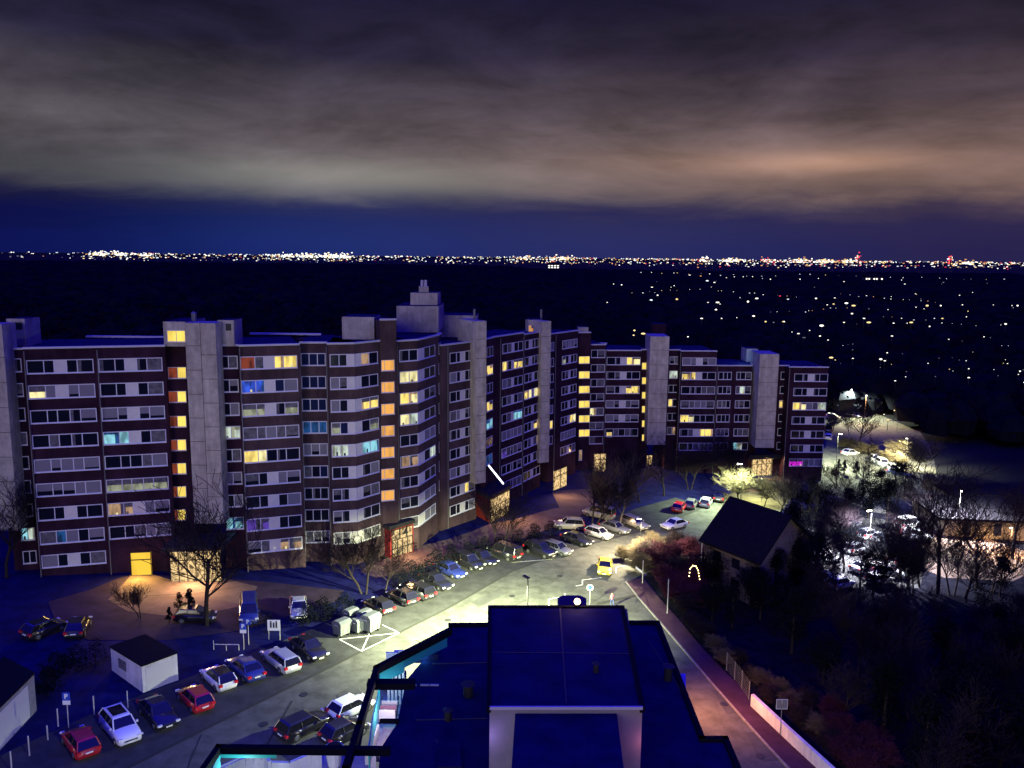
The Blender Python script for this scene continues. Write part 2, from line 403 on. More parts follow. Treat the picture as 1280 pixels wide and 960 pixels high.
# paths in front of the entrances
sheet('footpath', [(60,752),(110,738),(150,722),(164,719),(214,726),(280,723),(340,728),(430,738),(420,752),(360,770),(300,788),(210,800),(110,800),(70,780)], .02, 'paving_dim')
sheet('footpath', [(480,690),(518,684),(560,674),(590,664),(612,655),(640,650),(690,636),(742,628),(720,650),(690,660),(640,678),(600,682),(560,700),(510,716),(470,722),(450,715)], .02, 'paving')
sheet('footpath', [(690,615),(712,612),(760,610),(742,628),(700,636)], .028, 'paving')
sheet('footpath', [(930,598),(980,597),(1000,606),(960,618),(925,612)], .02, 'paving')
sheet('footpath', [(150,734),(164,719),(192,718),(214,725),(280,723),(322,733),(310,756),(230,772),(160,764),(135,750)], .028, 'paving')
strip('path_edge', [(180,745),(250,741),(300,733)], .12, .03, 'gutter')
strip('path_edge', [(520,700),(560,685)], .12, .035, 'gutter')
# painted markings
lw = .13
for a in ([(424,799),(452,814)], [(452,814),(499,791)], [(499,791),(478,781)], [(424,799),(499,791)], [(452,814),(466,783)]):
    strip('bay_marking', a, lw, .044, 'paint_line')
strip('stepped_marking', [(686,762),(686,749),(706,745),(706,735),(728,731),(728,725),(752,722)], .14, .036, 'paint_line')
strip('stepped_marking', [(770,716),(770,709),(791,705)], .14, .037, 'paint_line')
strip('bay_marking', [(640,703),(690,699)], .10, .045, 'paint_line')
strip('path_line', [(745,755),(795,744),(812,738)], .5, .04, 'gutter')

# ================================================================ BUILDINGS
STOREY = 2.75
def plan(px, z, yref=430):
    p = zp(px, yref, z); return Vector((p.x, p.y))
def facade_s(px, py, A, B):
    """where the sight line through (px,py) meets the upright plane A-B: fraction and height"""
    d = ray(px, py); d2 = Vector((d.x, d.y)); e = B - A
    den = d2.x * (-e.y) + d2.y * e.x
    t = (A.x * (-e.y) + A.y * e.x) / den
    p = d2 * t; s = (p - A).dot(e) / e.dot(e)
    return s, CAMZ + d.z * t
CELL = {'k':'glass_dark','n':'glass_navy','g':'shutter','s':'curtain','P':'panel_white','y':'lit_yellow','l':'lit_pale','w':'lit_white','h':'lit_dim',
        'c':'lit_cyan','b':'lit_blue','a':'lit_azure','v':'lit_violet','m':'lit_magenta','o':'lit_orange','p':'lit_peach','t':'lit_stair','T':'lit_stair_yellow','r':'lit_red_brown'}
WIDTH5 = [1.35, .8, 1.0, .85, 1.3]
def window(parent, A, B, s0, s1, zc, hh, cells, widths=None, proud=.05, fr='frame_white', fw=.09):
    """a window strip on wall A-B: frame (part), glass and infill (sub-parts)"""
    e = (B - A); Lw = e.length; e = e.normalized(); nrm = Vector((e.y, -e.x))
    if nrm.y > 0: nrm = -nrm
    n = len(cells); ws = widths or (WIDTH5 if n == 5 else [1] * n); tot = sum(ws)
    x0, x1 = s0 * Lw, s1 * Lw
    def P(u, z, o): q = A + e * u + nrm * o; return (q.x, q.y, z)
    def bar(b, u0, u1, z0, z1, o0, o1, m): b.hexa([P(u0,z0,o1),P(u1,z0,o1),P(u1,z0,o0),P(u0,z0,o0),P(u0,z1,o1),P(u1,z1,o1),P(u1,z1,o0),P(u0,z1,o0)], m)
    f = MB(); z0, z1 = zc - hh / 2, zc + hh / 2
    bar(f, x0, x1, z0, z0 + fw, .004, proud, fr); bar(f, x0, x1, z1 - fw, z1, .004, proud, fr)
    edges = [x0]
    for q in ws: edges.append(edges[-1] + (x1 - x0) * q / tot)
    for i, u in enumerate(edges):
        a = max(x0, u - fw / 2); c = min(x1, a + fw)
        if i and i < n and cells[i-1] == cells[i] == 'P': continue
        bar(f, a if i < n else x1 - fw, c if i < n else x1, z0 + fw, z1 - fw, .004, proud - .003, fr)
    bar(f, x0 - .03, x1 + .03, z0 - .06, z0, .004, proud + .08, fr)          # sill
    fo = f.build('window', parent, keep=True)
    gl = MB(); pn = MB()
    for i, ch in enumerate(cells):
        b = pn if ch == 'P' else gl
        u0, u1 = edges[i] + fw / 2, edges[i+1] - fw / 2
        zb = z1 - fw
        if ch in 'gs' and rnd.random() < .35 and n > 1:                       # roller shutter part of the way down
            cut = z0 + fw + (hh - 2 * fw) * rnd.uniform(.12, .5)
            bar(gl, u0, u1, z0 + fw, cut, .006, .016, 'glass_dark'); bar(gl, u0, u1, cut, zb, .006, .03, CELL[ch])
        elif ch == 'H':
            mid = z0 + hh * .5; bar(gl, u0, u1, z0 + fw, mid, .006, .02, 'lit_pale'); bar(gl, u0, u1, mid, zb, .006, .024, 'curtain')
        elif ch == 'f':
            mid = z0 + hh * .55; bar(gl, u0, u1, z0 + fw, mid, .006, .02, 'lit_dim'); bar(gl, u0, u1, mid, zb, .006, .024, 'curtain')
        else:
            bar(b, u0, u1, z0 + fw, zb, .006, .032 if ch == 'P' else .018, CELL[ch])
            if ch in 'ylwcbopmv' and n > 1:                                  # half drawn curtains and blinds before the light
                sc_ = {'y':'lit_peach','l':'lit_peach','w':'lit_dim','c':'lit_azure','b':'lit_azure','o':'lit_red_brown','p':'curtain','m':'lit_violet','v':'curtain'}[ch]
                if rnd.random() < .6:
                    cw = (u1 - u0) * rnd.uniform(.15, .35); sd_ = rnd.random() < .5; bar(gl, u0 if sd_ else u1 - cw, u0 + cw if sd_ else u1, z0 + fw + .01, zb - .01, .019, .026, sc_)
                if rnd.random() < .35: bar(gl, u0 + .01, u1 - .01, zb - (hh - 2*fw) * rnd.uniform(.15, .4), zb - .005, .027, .034, 'curtain' if rnd.random() < .5 else sc_)
                if rnd.random() < .35: uu = rnd.uniform(u0 + .1, max(u0 + .11, u1 - .35)); bar(gl, uu, uu + .22, z0 + fw + .01, z0 + fw + rnd.uniform(.2, .5), .027, .036, rnd.choice(['glass_dark', 'curtain', 'lit_pale']))
            if ch == 'k' and rnd.random() < .25:                              # a drawn curtain at one edge
                cw = (u1 - u0) * rnd.uniform(.2, .4); bar(gl, u0, u0 + cw, z0 + fw + .01, zb - .01, .019, .026, 'curtain')
    if gl.f: gl.build('window_pane', fo).matrix_parent_inverse = root_mat(fo).inverted()
    if pn.f: pn.build('infill_panel', fo).matrix_parent_inverse = root_mat(fo).inverted()
    return fo
def bay(parent, pxL, zL, pxR, zR, top, bottom=-6, m='brick_dark', deep=11, cope=True, side=0.0, name='wall'):
    """one bay of the block: front wall through two sight columns, running back to the courtyard side"""
    A, B = plan(pxL, zL), plan(pxR, zR); e = (B - A).normalized(); nb = Vector((-e.y, e.x))
    if nb.y < 0: nb = -nb
    A2, B2 = A + nb * deep, B + nb * deep
    zt = CAMZ - top
    b = MB(); b.prism([A, B, B2, A2], bottom, zt, m, 'roof_felt'); b.build(name, parent, keep=True)
    if cope:
        c = MB(); o = -nb * .12; t = .22
        c.prism([A + o, B + o, B + nb * .25, A + nb * .25], zt + .004, zt + t, 'coping')
        c.build('coping', parent, keep=True)
    return A, B
def rows(parent, AB, x0, x1, yref, first, states, widths=None, hh=1.48, rowpitch=STOREY):
    s0, _ = facade_s(x0, yref, *AB); s1, _ = facade_s(x1, yref, *AB)
    for k, c in enumerate(states):
        if not c or c == '-': continue
        window(parent, AB[0], AB[1], s0, s1, CAMZ - (first + k * rowpitch), hh, c, widths)
def stairs(parent, AB, x0, x1, ys, yref, cells='rT', hh=1.3, fr='frame_white', widths=None, name=None):
    for y in ys:
        s0, z = facade_s(x0, y, *AB); s1, _ = facade_s(x1, y, *AB)
        window(parent, AB[0], AB[1], s0, s1, z, hh, cells, widths, fr=fr, fw=.06)
def tower(parent, pxL, pxR, z, top, bot, joints=True, deep=6, split=.5, zR=None):
    A, B = plan(pxL, z), plan(pxR, zR or z); e = (B - A); Lw = e.length; e = e.normalized(); nb = Vector((-e.y, e.x))
    if nb.y < 0: nb = -nb
    zt, zb = CAMZ - top, CAMZ - bot
    b = MB(); b.prism([A, B, B + nb * deep, A + nb * deep], zb, zt, 'concrete'); o = b.build('concrete_tower', parent, keep=True)
    j = MB()
    def bar(u0, u1, za, zc_):
        q = [A + e * u0 - nb * .012, A + e * u1 - nb * .012, A + e * u1 + nb * .05, A + e * u0 + nb * .05]
        j.hexa([(p.x, p.y, za) for p in q] + [(p.x, p.y, zc_) for p in q], 'joint')
    sp = Lw * split
    if split < 1: bar(sp - .03, sp + .03, zb, zt)
    zz = zt - 2.6; k = 0
    while zz > zb + 1:
        bar(0, sp, zz, zz + .06)
        if split < 1 and zz - 1.0 > zb: bar(sp, Lw, zz - 1.0, zz - .94)
        zz -= STOREY
    j.build('panel_joint', o).matrix_parent_inverse = root_mat(o).inverted()
    return A, B
def roof_box(parent, pxL, pxR, z, top, bot, deep=5, m='concrete_pale', name='roof_housing', vent=False):
    A, B = plan(pxL, z), plan(pxR, z); e = (B - A).normalized(); nb = Vector((-e.y, e.x))
    if nb.y < 0: nb = -nb
    b = MB(); b.prism([A, B, B + nb * deep, A + nb * deep], CAMZ - bot, CAMZ - top, m, 'roof_felt'); o = b.build(name, parent, keep=True)
    if vent:
        v = MB(); Lw = (B - A).length; q = [A + e * Lw * .5 - nb * .03, A + e * Lw * .85 - nb * .03, A + e * Lw * .85 + nb * .02, A + e * Lw * .5 + nb * .02]
        zt = CAMZ - top
        v.hexa([(p.x, p.y, zt - 1.2) for p in q] + [(p.x, p.y, zt - .4) for p in q], 'metal_dark'); v.build('vent', o).matrix_parent_inverse = root_mat(o).inverted()
    return A, B, o
def lobby(parent, pxL, pxR, z, yT, yB, zR=None, cols=5, m='lit_lobby', proud=.0, name='entrance_glazing', yB2=None):
    """lit glazed entrance: glass sheet with dark mullions"""
    A, B = gp(pxL, yB).xy, gp(pxR, yB2 or yB).xy; e = (B - A); Lw = e.length; e = e.normalized(); nb = Vector((-e.y, e.x))
    if nb.y < 0: nb = -nb
    _, zt = facade_s((pxL + pxR) / 2, yT, A, B); zb = min(g(A.x), g(B.x)) + .05
    def pr(b, u0, u1, a, c, o0, o1, mm):
        q = [A + e * u0 - nb * o1, A + e * u1 - nb * o1, A + e * u1 - nb * o0, A + e * u0 - nb * o0]
        b.hexa([(p.x, p.y, a) for p in q] + [(p.x, p.y, c) for p in q], mm)
    b = MB(); pr(b, 0, Lw, zb, zt, -.06, 0.02, m); o = b.build(name, parent, keep=True)
    f = MB()
    for k in range(cols + 1):
        u = Lw * k / cols; pr(f, max(0, u - .05), min(Lw, u + .05), zb, zt, .022, .10, 'trim_black')
    for q in (.0, .68, 1.0):
        zz = zb + (zt - zb) * q; pr(f, 0, Lw, zz - .05, zz + .05, .021, .095, 'trim_black')
    f.build('mullion', o).matrix_parent_inverse = root_mat(o).inverted()
    return A, B, zb, zt, nb
def light(kind, name, loc, power, col, size=.2, target=None, spot=150, blend=.7):
    d = bpy.data.lights.new(name, kind); o = bpy.data.objects.new(name, d); C.objects.link(o); o.location = loc
    d.energy = power; d.color = col
    if kind == 'AREA': d.size = size
    else: d.shadow_soft_size = size
    if kind == 'SPOT': d.spot_size = R(spot); d.spot_blend = blend
    if target is not None: o.rotation_euler = (Vector(target) - Vector(loc)).to_track_quat('-Z', 'Y').to_euler()
    return o

def bld(px, z, label):
    p = plan(px, z); return empty('apartment_building', (p.x, p.y, g(p.x)), label, 'building', 'connected blocks of the apartment complex')
# ---- A: far left block
bA = bld(120, 92, 'dark red brick apartment block at the left edge with wide concrete tower')
tower(bA, -45, 4, 89.2, 7.6, 30.5, split=.5, deep=2.5)
roof_box(bA, 10, 33, 93, 7.3, 10.4, vent=True, deep=3)
ab = bay(bA, -5, 90.6, 29, 91.3, 10.55); rows(bA, ab, 9, 27, 455, 12.25, ['kk','ws','sk','ss','gk','gk','kk','cw','kk'], [1, 1])
ab = bay(bA, 28, 89.5, 206, 93.5, 10.3); AB_A = ab
rows(bA, ab, 33, 117, 457, 12.25, ['kkPkk','HgPgg','kkkkg','kskkk','ggggg','ggggg','kkPkk','sagkg','gkPks'])
rows(bA, ab, 123, 203, 455, 12.25, ['kkPks','kkPks','ggPgg','ccPks','kkksg','fffff','ppPgg','kksgg'])
ab = bay(bA, 205, 94.6, 233, 95.0, 10.35); stairs(bA, ab, 210, 233, [466,496,527,556.5,586,615,644], 460, 'rT', widths=[1.1, 1])
A_, B_, o_ = roof_box(bA, 205, 233, 93.8, 7.5, 10.3, deep=6); stairs(bA, (A_, B_), 209, 232, [420], 420, 'TT')
tower(bA, 232, 270, 93.4, 7.6, 30.9, deep=3)
ab = bay(bA, 271, 95.3, 298, 95.8, 10.4); rows(bA, ab, 274, 297, 450, 12.25, ['ks','kg','kg','ww','ks','gg','kg','cc'], [1, 1])
roof_box(bA, 273, 293, 95.4, 7.4, 10.4, vent=True, deep=3)
# left block ground floor: garage opening and foyer
A_, B_, zb, zt, nb = lobby(bA, 164.5, 190, 91.6, 690, 719, cols=1, m='lit_gold', name='lit_opening')
light('AREA', 'opening_light', (*( (A_+B_)/2 - nb*.6), zb + 2.0), 1100, (1,.62,.12), 1.5, target=(*((A_+B_)/2 - nb*6), zb))
A_, B_, zb, zt, nb = lobby(bA, 214, 277, 90.4, 686, 727, cols=6)
light('AREA', 'entrance_light', (*( (A_+B_)/2 - nb*.8), zb + 2.6), 1700, (1,.60,.28), 2.5, target=(*((A_+B_)/2 - nb*5), zb))
q = [(A_.x-.6, A_.y-.9), (B_.x+.6, B_.y-.9), (B_.x+.6, B_.y+4), (A_.x-.6, A_.y+4)]
MB().prism(q, zt + .02, zt + .5, 'metal_dark').build('entrance_canopy', bA, keep=True)
# ---- B: brown block with house number 14
bB = bld(430, 99, 'brown brick apartment block with curved bays, orange stair windows and number 14 entrance')
ab = bay(bB, 298, 94.7, 374.5, 97.0, 10.35, m='brick_brown')
rows(bB, ab, 300, 371.5, 450, 12.25, ['rsPyy','bbPng','ffPkf','ssgss','ylkkk','skPgg','kkPkg','vvPkk','gsPpp'])
ab = bay(bB, 374, 98.8, 409, 99.2, 10.35, m='brick_brown'); rows(bB, ab, 376, 407, 447, 12.25, ['nnn','nnn','nnn','aaa','ggg','skn','kkk','kkk','sss'])
ab = bay(bB, 408.5, 98.4, 443, 99.2, 10.4, m='brick_brown'); rows(bB, ab, 412, 443, 447, 12.3, ['kkP','gsP','gkP','fnP','wwP','kkP','skP','gkP','ggP'], [1.2,1,1])
ab = bay(bB, 443, 99.2, 475.5, 102.6, 10.4, m='brick_brown'); rows(bB, ab, 443.4, 472, 447, 12.3, ['Ppk','Pkk','Pyy','Pkf','Pcc','Pkg','Pss','Pkk','Pss'], [.7,1,1.1])
ab = bay(bB, 475, 102.4, 495.5, 103.2, 7.8, m='brick_brown', deep=6); stairs(bB, ab, 476.5, 493, [457,484.3,511.8,539,566,593,620], 457, 'tt', 1.35, widths=[.35, 1])
roof_box(bB, 428, 468, 104, 7.5, 10.3)
ab = bay(bB, 495, 104.3, 522, 106.2, 10.6, m='brick_brown'); rows(bB, ab, 499, 522, 442, 12.4, ['kk','ll','yl','lw','kk','pp','kk','sk','Ps'], [1.1,1])
ab = bay(bB, 522, 106.2, 547.5, 113, 10.6, m='brick_brown'); rows(bB, ab, 521.8, 543.5, 440, 12.4, ['Pkk','Pkk','Pks','Pkk','Pgg','Pkw','Pkk','Pgg','Pgg'], [1.1,1,1])
ab = bay(bB, 547.5, 113, 551.5, 116, 10.6, m='brick_brown', deep=6); rows(bB, ab, 548.2, 551, 440, 12.4, ['g','g','g','g','g','g','g','g'], [1])
# ---- C
bC = bld(600, 120, 'brick apartment block with the slender concrete tower and a red walled entrance box')
ab = bay(bC, 551, 113.5, 596, 120, 12.05, m='brick_brown', deep=9); rows(bC, ab, 562, 593.5, 445, 13.9, ['kkPkk','gkPkk','kkPkg','sgPsk','kkPkg','kkPkk','gkPgg','kkPyg','kkPkg'])
tower(bC, 595, 608, 117.5, 8.9, 32.5, split=1, deep=5, zR=118.5)
A_, B_, o_ = roof_box(bC, 545, 596, 126, 8.7, 12.1, deep=6); stairs(bC, (A_, B_), 574, 583, [414], 414, 'o', 1.5)
ab = bay(bC, 607, 122.5, 617, 125.5, 12.0, deep=8); rows(bC, ab, 608.4, 616, 437, 13.9, ['kk','yy','kk','yy','cc','kk','aa','-','oy'], [1, 1])
ab = bay(bC, 617, 125.5, 654.5, 133.4, 11.95, deep=9); rows(bC, ab, 628, 653.5, 432, 13.9, ['ksPkk','ykPyy','gsPkk','ksPks','ksPcc','ggggg','vsssg','kksks','kksss'], [1,.9,.5,.9,1])
# ---- D
bD = bld(690, 143, 'angled brick apartment block behind the second slender concrete tower')
ab = bay(bD, 654.5, 134, 677.5, 140, 12.3, deep=9); rows(bD, ab, 656, 677, 437, 13.95, ['kPkkk','kPksk','ksPks','ylPly','kkPkk','kkPyy','ksPsp','kkPks','kkPkk'], [1,.8,.6,.9,1])
tower(bD, 676.5, 688.5, 138.3, 10.4, 34.5, split=1, deep=5, zR=139.3)
A_, B_, o_ = roof_box(bD, 660, 677, 140.5, 10.3, 12.6, deep=4); stairs(bD, (A_, B_), 660.6, 667.5, [412], 412, 'to', 1.5)
ab = bay(bD, 688, 143, 722.5, 151, 13.0, deep=9)
rows(bD, ab, 688.6, 692.5, 428, 15.1, ['g','k','k','k','g','y','k'], [1])
rows(bD, ab, 703, 721.5, 428, 15.1, ['ggggg','fkPkk','ksPks','ksPkk','kkPks','ksPyl','ggggg','ksPks'], [1,.9,.6,.9,1])
# ---- E: right wing, near half
bE = bld(800, 157, 'far apartment wing section with two columns of amber stair windows')
ab = bay(bE, 722, 153.2, 738.5, 153.8, 13.6, deep=8); stairs(bE, ab, 723.5, 737, [450,468.7,487,505.4,523.7,541.5], 450, 'TT', 1.35); stairs(bE, ab, 723.5, 727.5, [569], 569, 'p', 2.0)
roof_box(bE, 722.5, 735, 154.5, 12.6, 14.5, deep=3)
ab = bay(bE, 738.3, 155, 757.6, 155.6, 16.0, deep=9); rows(bE, ab, 739, 756.5, 440, 17.6, ['ks','ks','ks','ks','ls','ss','s-'[:1]], [1, 1.2])
ab = bay(bE, 757.5, 156.5, 802, 157, 17.2, deep=11); rows(bE, ab, 758.5, 800.5, 450, 19.1, ['kkPyl','ksPkk','skPyy','gsPsg','ggPgg','ksksk'])
stairs(bE, ab, 758, 765, [543], 543, 'y', .9)
ab = bay(bE, 801.8, 158.5, 813.5, 158.7, 17.2, deep=9); stairs(bE, ab, 802.3, 813, [457.5,475.8,494,511.5,529.5,547], 457, 'TT', 1.3)
tower(bE, 813, 836.5, 154.8, 14.2, 34.8, split=1, deep=6)
A_, B_, o_ = roof_box(bE, 815, 832, 168, 12.9, 17.2, deep=3, m='brick_dark')
ab = bay(bE, 836, 158.6, 851.3, 158.8, 17.2, deep=9); rows(bE, ab, 837, 849.5, 450, 19.1, ['gg','ww','kk','yk','kk','sp'], [1, 1.1])
ab = bay(bE, 851, 157, 897, 157.3, 17.2, deep=11); rows(bE, ab, 853, 895.5, 450, 19.1, ['ggPsg','yyPkk','kkkss','ssggs','ylkkk','ksPyy','kksss'])
# ---- F: right wing, far half
bF = bld(960, 157, 'rightmost apartment wing section with a magenta lit ground floor window')
ab = bay(bF, 897, 157.6, 942, 158, 20.0, deep=11); rows(bF, ab, 898, 914.5, 468, 21.85, ['kkk','kks','ssk','kkk','sss','kkk'], [1.2,1,1]); rows(bF, ab, 920.5, 939.5, 468, 21.85, ['kks','sws','ssk','kkk','kss','cwk'], [.8,1,1.2])
ab = bay(bF, 941.5, 159.3, 951.5, 159.5, 20.0, deep=9); stairs(bF, ab, 941.8, 951, [477,495.5,513,531,549], 477, 'ot', 1.3)
tower(bF, 951, 975, 154.9, 17.3, 35.2, split=1, deep=6)
ab = bay(bF, 975, 158.6, 988.5, 158.8, 20.0, deep=9); rows(bF, ab, 976, 986.5, 468, 21.85, ['ks','kk','yl','kk','ks','ks'], [1, 1])
ab = bay(bF, 988, 156.6, 1038, 156.8, 20.0, deep=11, m='brick_dark'); rows(bF, ab, 993, 1035, 470, 21.9, ['kkPkk','kkPkk','ylgsw','kkPkk','kkPkk','kkPkk','mmggg'])
q = [plan(936, 152, 470), plan(952, 152, 470), plan(952, 158, 470), plan(936, 158, 470)]
A_, B_, o_ = roof_box(bF, 934, 948, 165, 17.4, 20, deep=4)
light('POINT', 'roof_light', (*plan(930, 163, 450), CAMZ - 18.6), 120, (.2,.5,1), .2)
# roof details: bright strips, vents, pipes, rail
def roof_strip(parent, x0, x1, z, y, m='coping', h=.22, name='roof_edge_strip'):
    a, c = zp(x0, y, z), zp(x1, y, z); b = MB()
    b.hexa([(a.x, a.y, a.z-h), (c.x, c.y, a.z-h), (c.x, c.y+.6, a.z-h), (a.x, a.y+.6, a.z-h), (a.x, a.y, a.z), (c.x, c.y, a.z), (c.x, c.y+.6, a.z), (a.x, a.y+.6, a.z)], m); b.build(name, parent, keep=True)
roof_strip(bA, 107, 205, 104, 419.5); roof_strip(bB, 312, 401, 107, 416)
roof_strip(bE, 747, 759, 160, 428.5)
# boiler house and chimneys on the centre roof
A_, B_, o_ = roof_box(bB, 496, 548, 118, 6.9, 10.6, deep=10, m='concrete_pale', name='boiler_house')
A_, B_, o2 = roof_box(bB, 513.5, 547, 121, 5.15, 7.0, deep=6, name='water_tank_housing')
MB().prism([plan(524,123), plan(536,123), plan(536,125), plan(524,125)], CAMZ-5.2, CAMZ-4.3, 'concrete_pale').build('chimney_stack', bB, keep=True)
for xx in (528, 532.5):
    p = plan(xx, 124); MB().tube((p.x, p.y, CAMZ-4.4), (p.x, p.y, CAMZ-3.4), .22, .22, 'metal_pale', 8).build('chimney_pipe', bB, keep=True)
p = plan(244, 96); MB().tube((p.x, p.y, CAMZ-8), (p.x, p.y, CAMZ-6.7), .3, .3, 'metal_grey', 8).tube((p.x, p.y, CAMZ-6.7), (p.x, p.y, CAMZ-6.5), .4, .1, 'metal_grey', 8).build('roof_vent', bA, keep=True)
for (xx, zz, t, bd) in ((593, 124, 7.6, bC), (676, 146, 8.9, bD)):
    p = plan(xx, zz); MB().tube((p.x, p.y, CAMZ-12), (p.x, p.y, CAMZ-t), .2, .2, 'metal_grey', 6).build('roof_vent', bd, keep=True)
# ---- entrances of the other blocks
def glyphs(txt, loc, rot, size, m, parent, name='house_number'):
    cu = bpy.data.curves.new(name, 'FONT'); cu.body = txt; cu.size = size; cu.extrude = .02; cu.align_x = 'CENTER'; cu.align_y = 'CENTER'; cu.offset = .02
    o = bpy.data.objects.new(name, cu); C.objects.link(o); dg = bpy.context.evaluated_depsgraph_get()
    me = bpy.data.meshes.new_from_object(o.evaluated_get(dg)); bpy.data.objects.remove(o); me.materials.clear(); me.materials.append(MATS[m])
    o = bpy.data.objects.new(name, me); C.objects.link(o); o.location = loc; o.rotation_euler = rot
    if parent is not None: o.parent = parent
    return o
def entrance_box(parent, Lp, Mp, Rp, yT, wall='brick_red', num=None, power=900):
    """box before the block, given by the ground pixels of its side wall (Lp-Mp) and glazed front (Mp-Rp)"""
    L_, M_, R_ = gp(*Lp).xy, gp(*Mp).xy, gp(*Rp).xy; K_ = R_ + (L_ - M_)
    _, zt = facade_s((Mp[0] + Rp[0]) / 2, yT, M_, R_); zb = g(M_.x) - 1
    MB().prism([L_, M_, R_, K_], zb, zt, wall).build('entrance_box', parent, keep=True)
    c = (L_ + M_ + R_ + K_) / 4
    MB().prism([c + (p - c) * 1.10 for p in (L_, M_, R_, K_)], zt + .01, zt + .5, 'metal_dark').build('entrance_roof', parent, keep=True)
    e = (R_ - M_).normalized(); n_ = Vector((e.y, -e.x))
    if n_.y > 0: n_ = -n_
    ang = math.atan2(e.y, e.x); Lw = (R_ - M_).length
    def pr(bb, u0, u1, a, c_, o0, o1, mm):
        q = [M_ + e*u0 + n_*o1, M_ + e*u1 + n_*o1, M_ + e*u1 + n_*o0, M_ + e*u0 + n_*o0]; bb.hexa([(v.x, v.y, a) for v in q] + [(v.x, v.y, c_) for v in q], mm)
    z0 = g((M_.x + R_.x) / 2) + .1; bb = MB(); pr(bb, .25, Lw - .25, z0, zt - .15, .004, .05, 'lit_lobby'); go = bb.build('entrance_glazing', parent, keep=True)
    f = MB()
    for k in range(5):
        u = .25 + (Lw - .5) * k / 4; pr(f, u - .05, u + .05, z0, z0 + (zt - .15 - z0) * .62, .052, .13, 'trim_black')
    for q in (.3, .62, .99): zz = z0 + (zt - .15 - z0) * q; pr(f, .2, Lw - .2, zz - .05, zz + .05, .051, .125, 'trim_black')
    f.build('mullion', go).matrix_parent_inverse = root_mat(go).inverted()
    cc = (M_ + R_) / 2 + n_ * .9
    light('AREA', 'entrance_light', (cc.x, cc.y, zt - .3), power, (1,.56,.27), 1.6, target=(cc.x + n_.x*4, cc.y + n_.y*4, g(cc.x)))
    if num:
        o = glyphs(num, (*((M_ + R_) / 2 + n_ * .16), z0 + (zt - .15 - z0) * .80), (R(90), 0, ang), 1.9, 'sign_black', None); o.parent = parent; o.matrix_parent_inverse = root_mat(parent).inverted()
entrance_box(bB, (472,690), (488,698), (517,690), 658, num='14', power=800)
entrance_box(bC, (593,643), (612,654), (637,641), 617, power=900)
lobby(bD, 692, 708, 141, 586, 613, 144.5, cols=2, yB2=607)
p = plan(700, 139, 612); light('AREA', 'entrance_light', (p.x, p.y, g(p.x) + 3), 500, (1,.6,.3), 1.5, target=(p.x+3, p.y-5, g(p.x)))
for a in ((bE, 742.5, 757, 153.5, 567, 590, 2), (bE, 801, 815, 153.8, 569, 581, 3), (bF, 939.5, 975, 153.6, 572.5, 594, 6)):
    A_, B_, zb, zt, nb = lobby(a[0], a[1], a[2], a[3], a[4], a[5], cols=a[6])
    cc = (A_ + B_) / 2 - nb; light('AREA', 'entrance_light', (cc.x, cc.y, zt), 500, (1,.6,.3), 1.5, target=(cc.x, cc.y - 5, zb))
q = [(A_.x-1, A_.y-1.2), (B_.x+1, B_.y-1.2), (B_.x+1, B_.y+4), (A_.x-1, A_.y+4)]
MB().prism(q, zt + .05, zt + .9, 'metal_dark').build('entrance_canopy', bF, keep=True)
# slanting light tube over the entrance roof of block C
a, c = zp(611, 582, 113), zp(629, 604.5, 109)
o = empty('light_tube', c, 'bright white slanting light tube above the roof of the red walled entrance box', 'light')
MB().tube(a, c, .11, .11, 'tube_on', 8).build('tube', o, keep=True)
MB().tube(a + Vector((0,.16,.02)), c + Vector((0,.16,.02)), .09, .09, 'metal_dark', 6).build('housing', o, keep=True)
for t_ in (.1, .9):
    q = a.lerp(c, t_); MB().tube(q + Vector((0,.1,0)), q + Vector((.2,.9,-.4)), .05, .05, 'metal_grey', 6).build('bracket', o, keep=True)
light('POINT', 'tube_light', (a + c) / 2 + Vector((0, -.6, 0)), 60, (.8,.8,1), .4)

# rain pipes on the facades
for (bd, px_, z_, top) in ((bA,121,91.2,10.5),(bA,29.5,89.3,10.5),(bB,299.5,94.5,10.5),(bB,375,98.3,10.6),(bB,408,98.2,10.6),(bB,497,104,10.8),(bC,560,114.6,12.2),(bC,626,127,12.2),(bD,655,133.7,12.5),(bD,695,144.2,13.2),(bE,758,156.2,17.4),(bE,851.5,156.8,17.4),(bF,898,157.2,20.2),(bF,989,156.4,20.2)):
    q = plan(px_, z_); MB().tube((q.x, q.y - .1, g(q.x)), (q.x, q.y - .1, CAMZ - top), .055, .055, 'metal_grey', 6).build('downpipe', bd, keep=True)
# road wear: covers, repair patches, cracks
for i, (x, y) in enumerate(((470,838),(560,775),(640,745),(700,720),(330,905),(380,868),(610,800),(905,880),(950,945))):
    q = gp(x, y, .05); o = MB().tube((0,0,0), (0,0,.012), .36, .36, 'metal_dark', 16).build('manhole_cover'); o.location = q; tag(o, 'round dark manhole cover in the road surface', 'manhole cover', 'manhole covers of the roads')
mat('asphalt_old', (.045,.045,.046), .9, noise=.3, nscale=.6)
for pts in ([(420,868),(445,856),(452,866),(428,879)], [(590,752),(625,735),(632,742),(598,760)], [(700,735),(716,729),(722,735),(706,742)], [(890,862),(905,862),(925,890),(908,892)], [(930,915),(960,915),(985,950),(955,950)]):
    sheet('asphalt_patch', pts, .038, 'asphalt_old')
for pts in ([(520,800),(532,806),(545,803),(560,812)], [(600,770),(618,760),(640,758),(662,748)], [(400,890),(418,880),(430,884)], [(660,735),(690,728),(705,715)], [(300,930),(312,945),(308,958)], [(905,880),(930,884),(948,880)]):
    strip('asphalt_crack', pts, .07, .046, 'gutter')
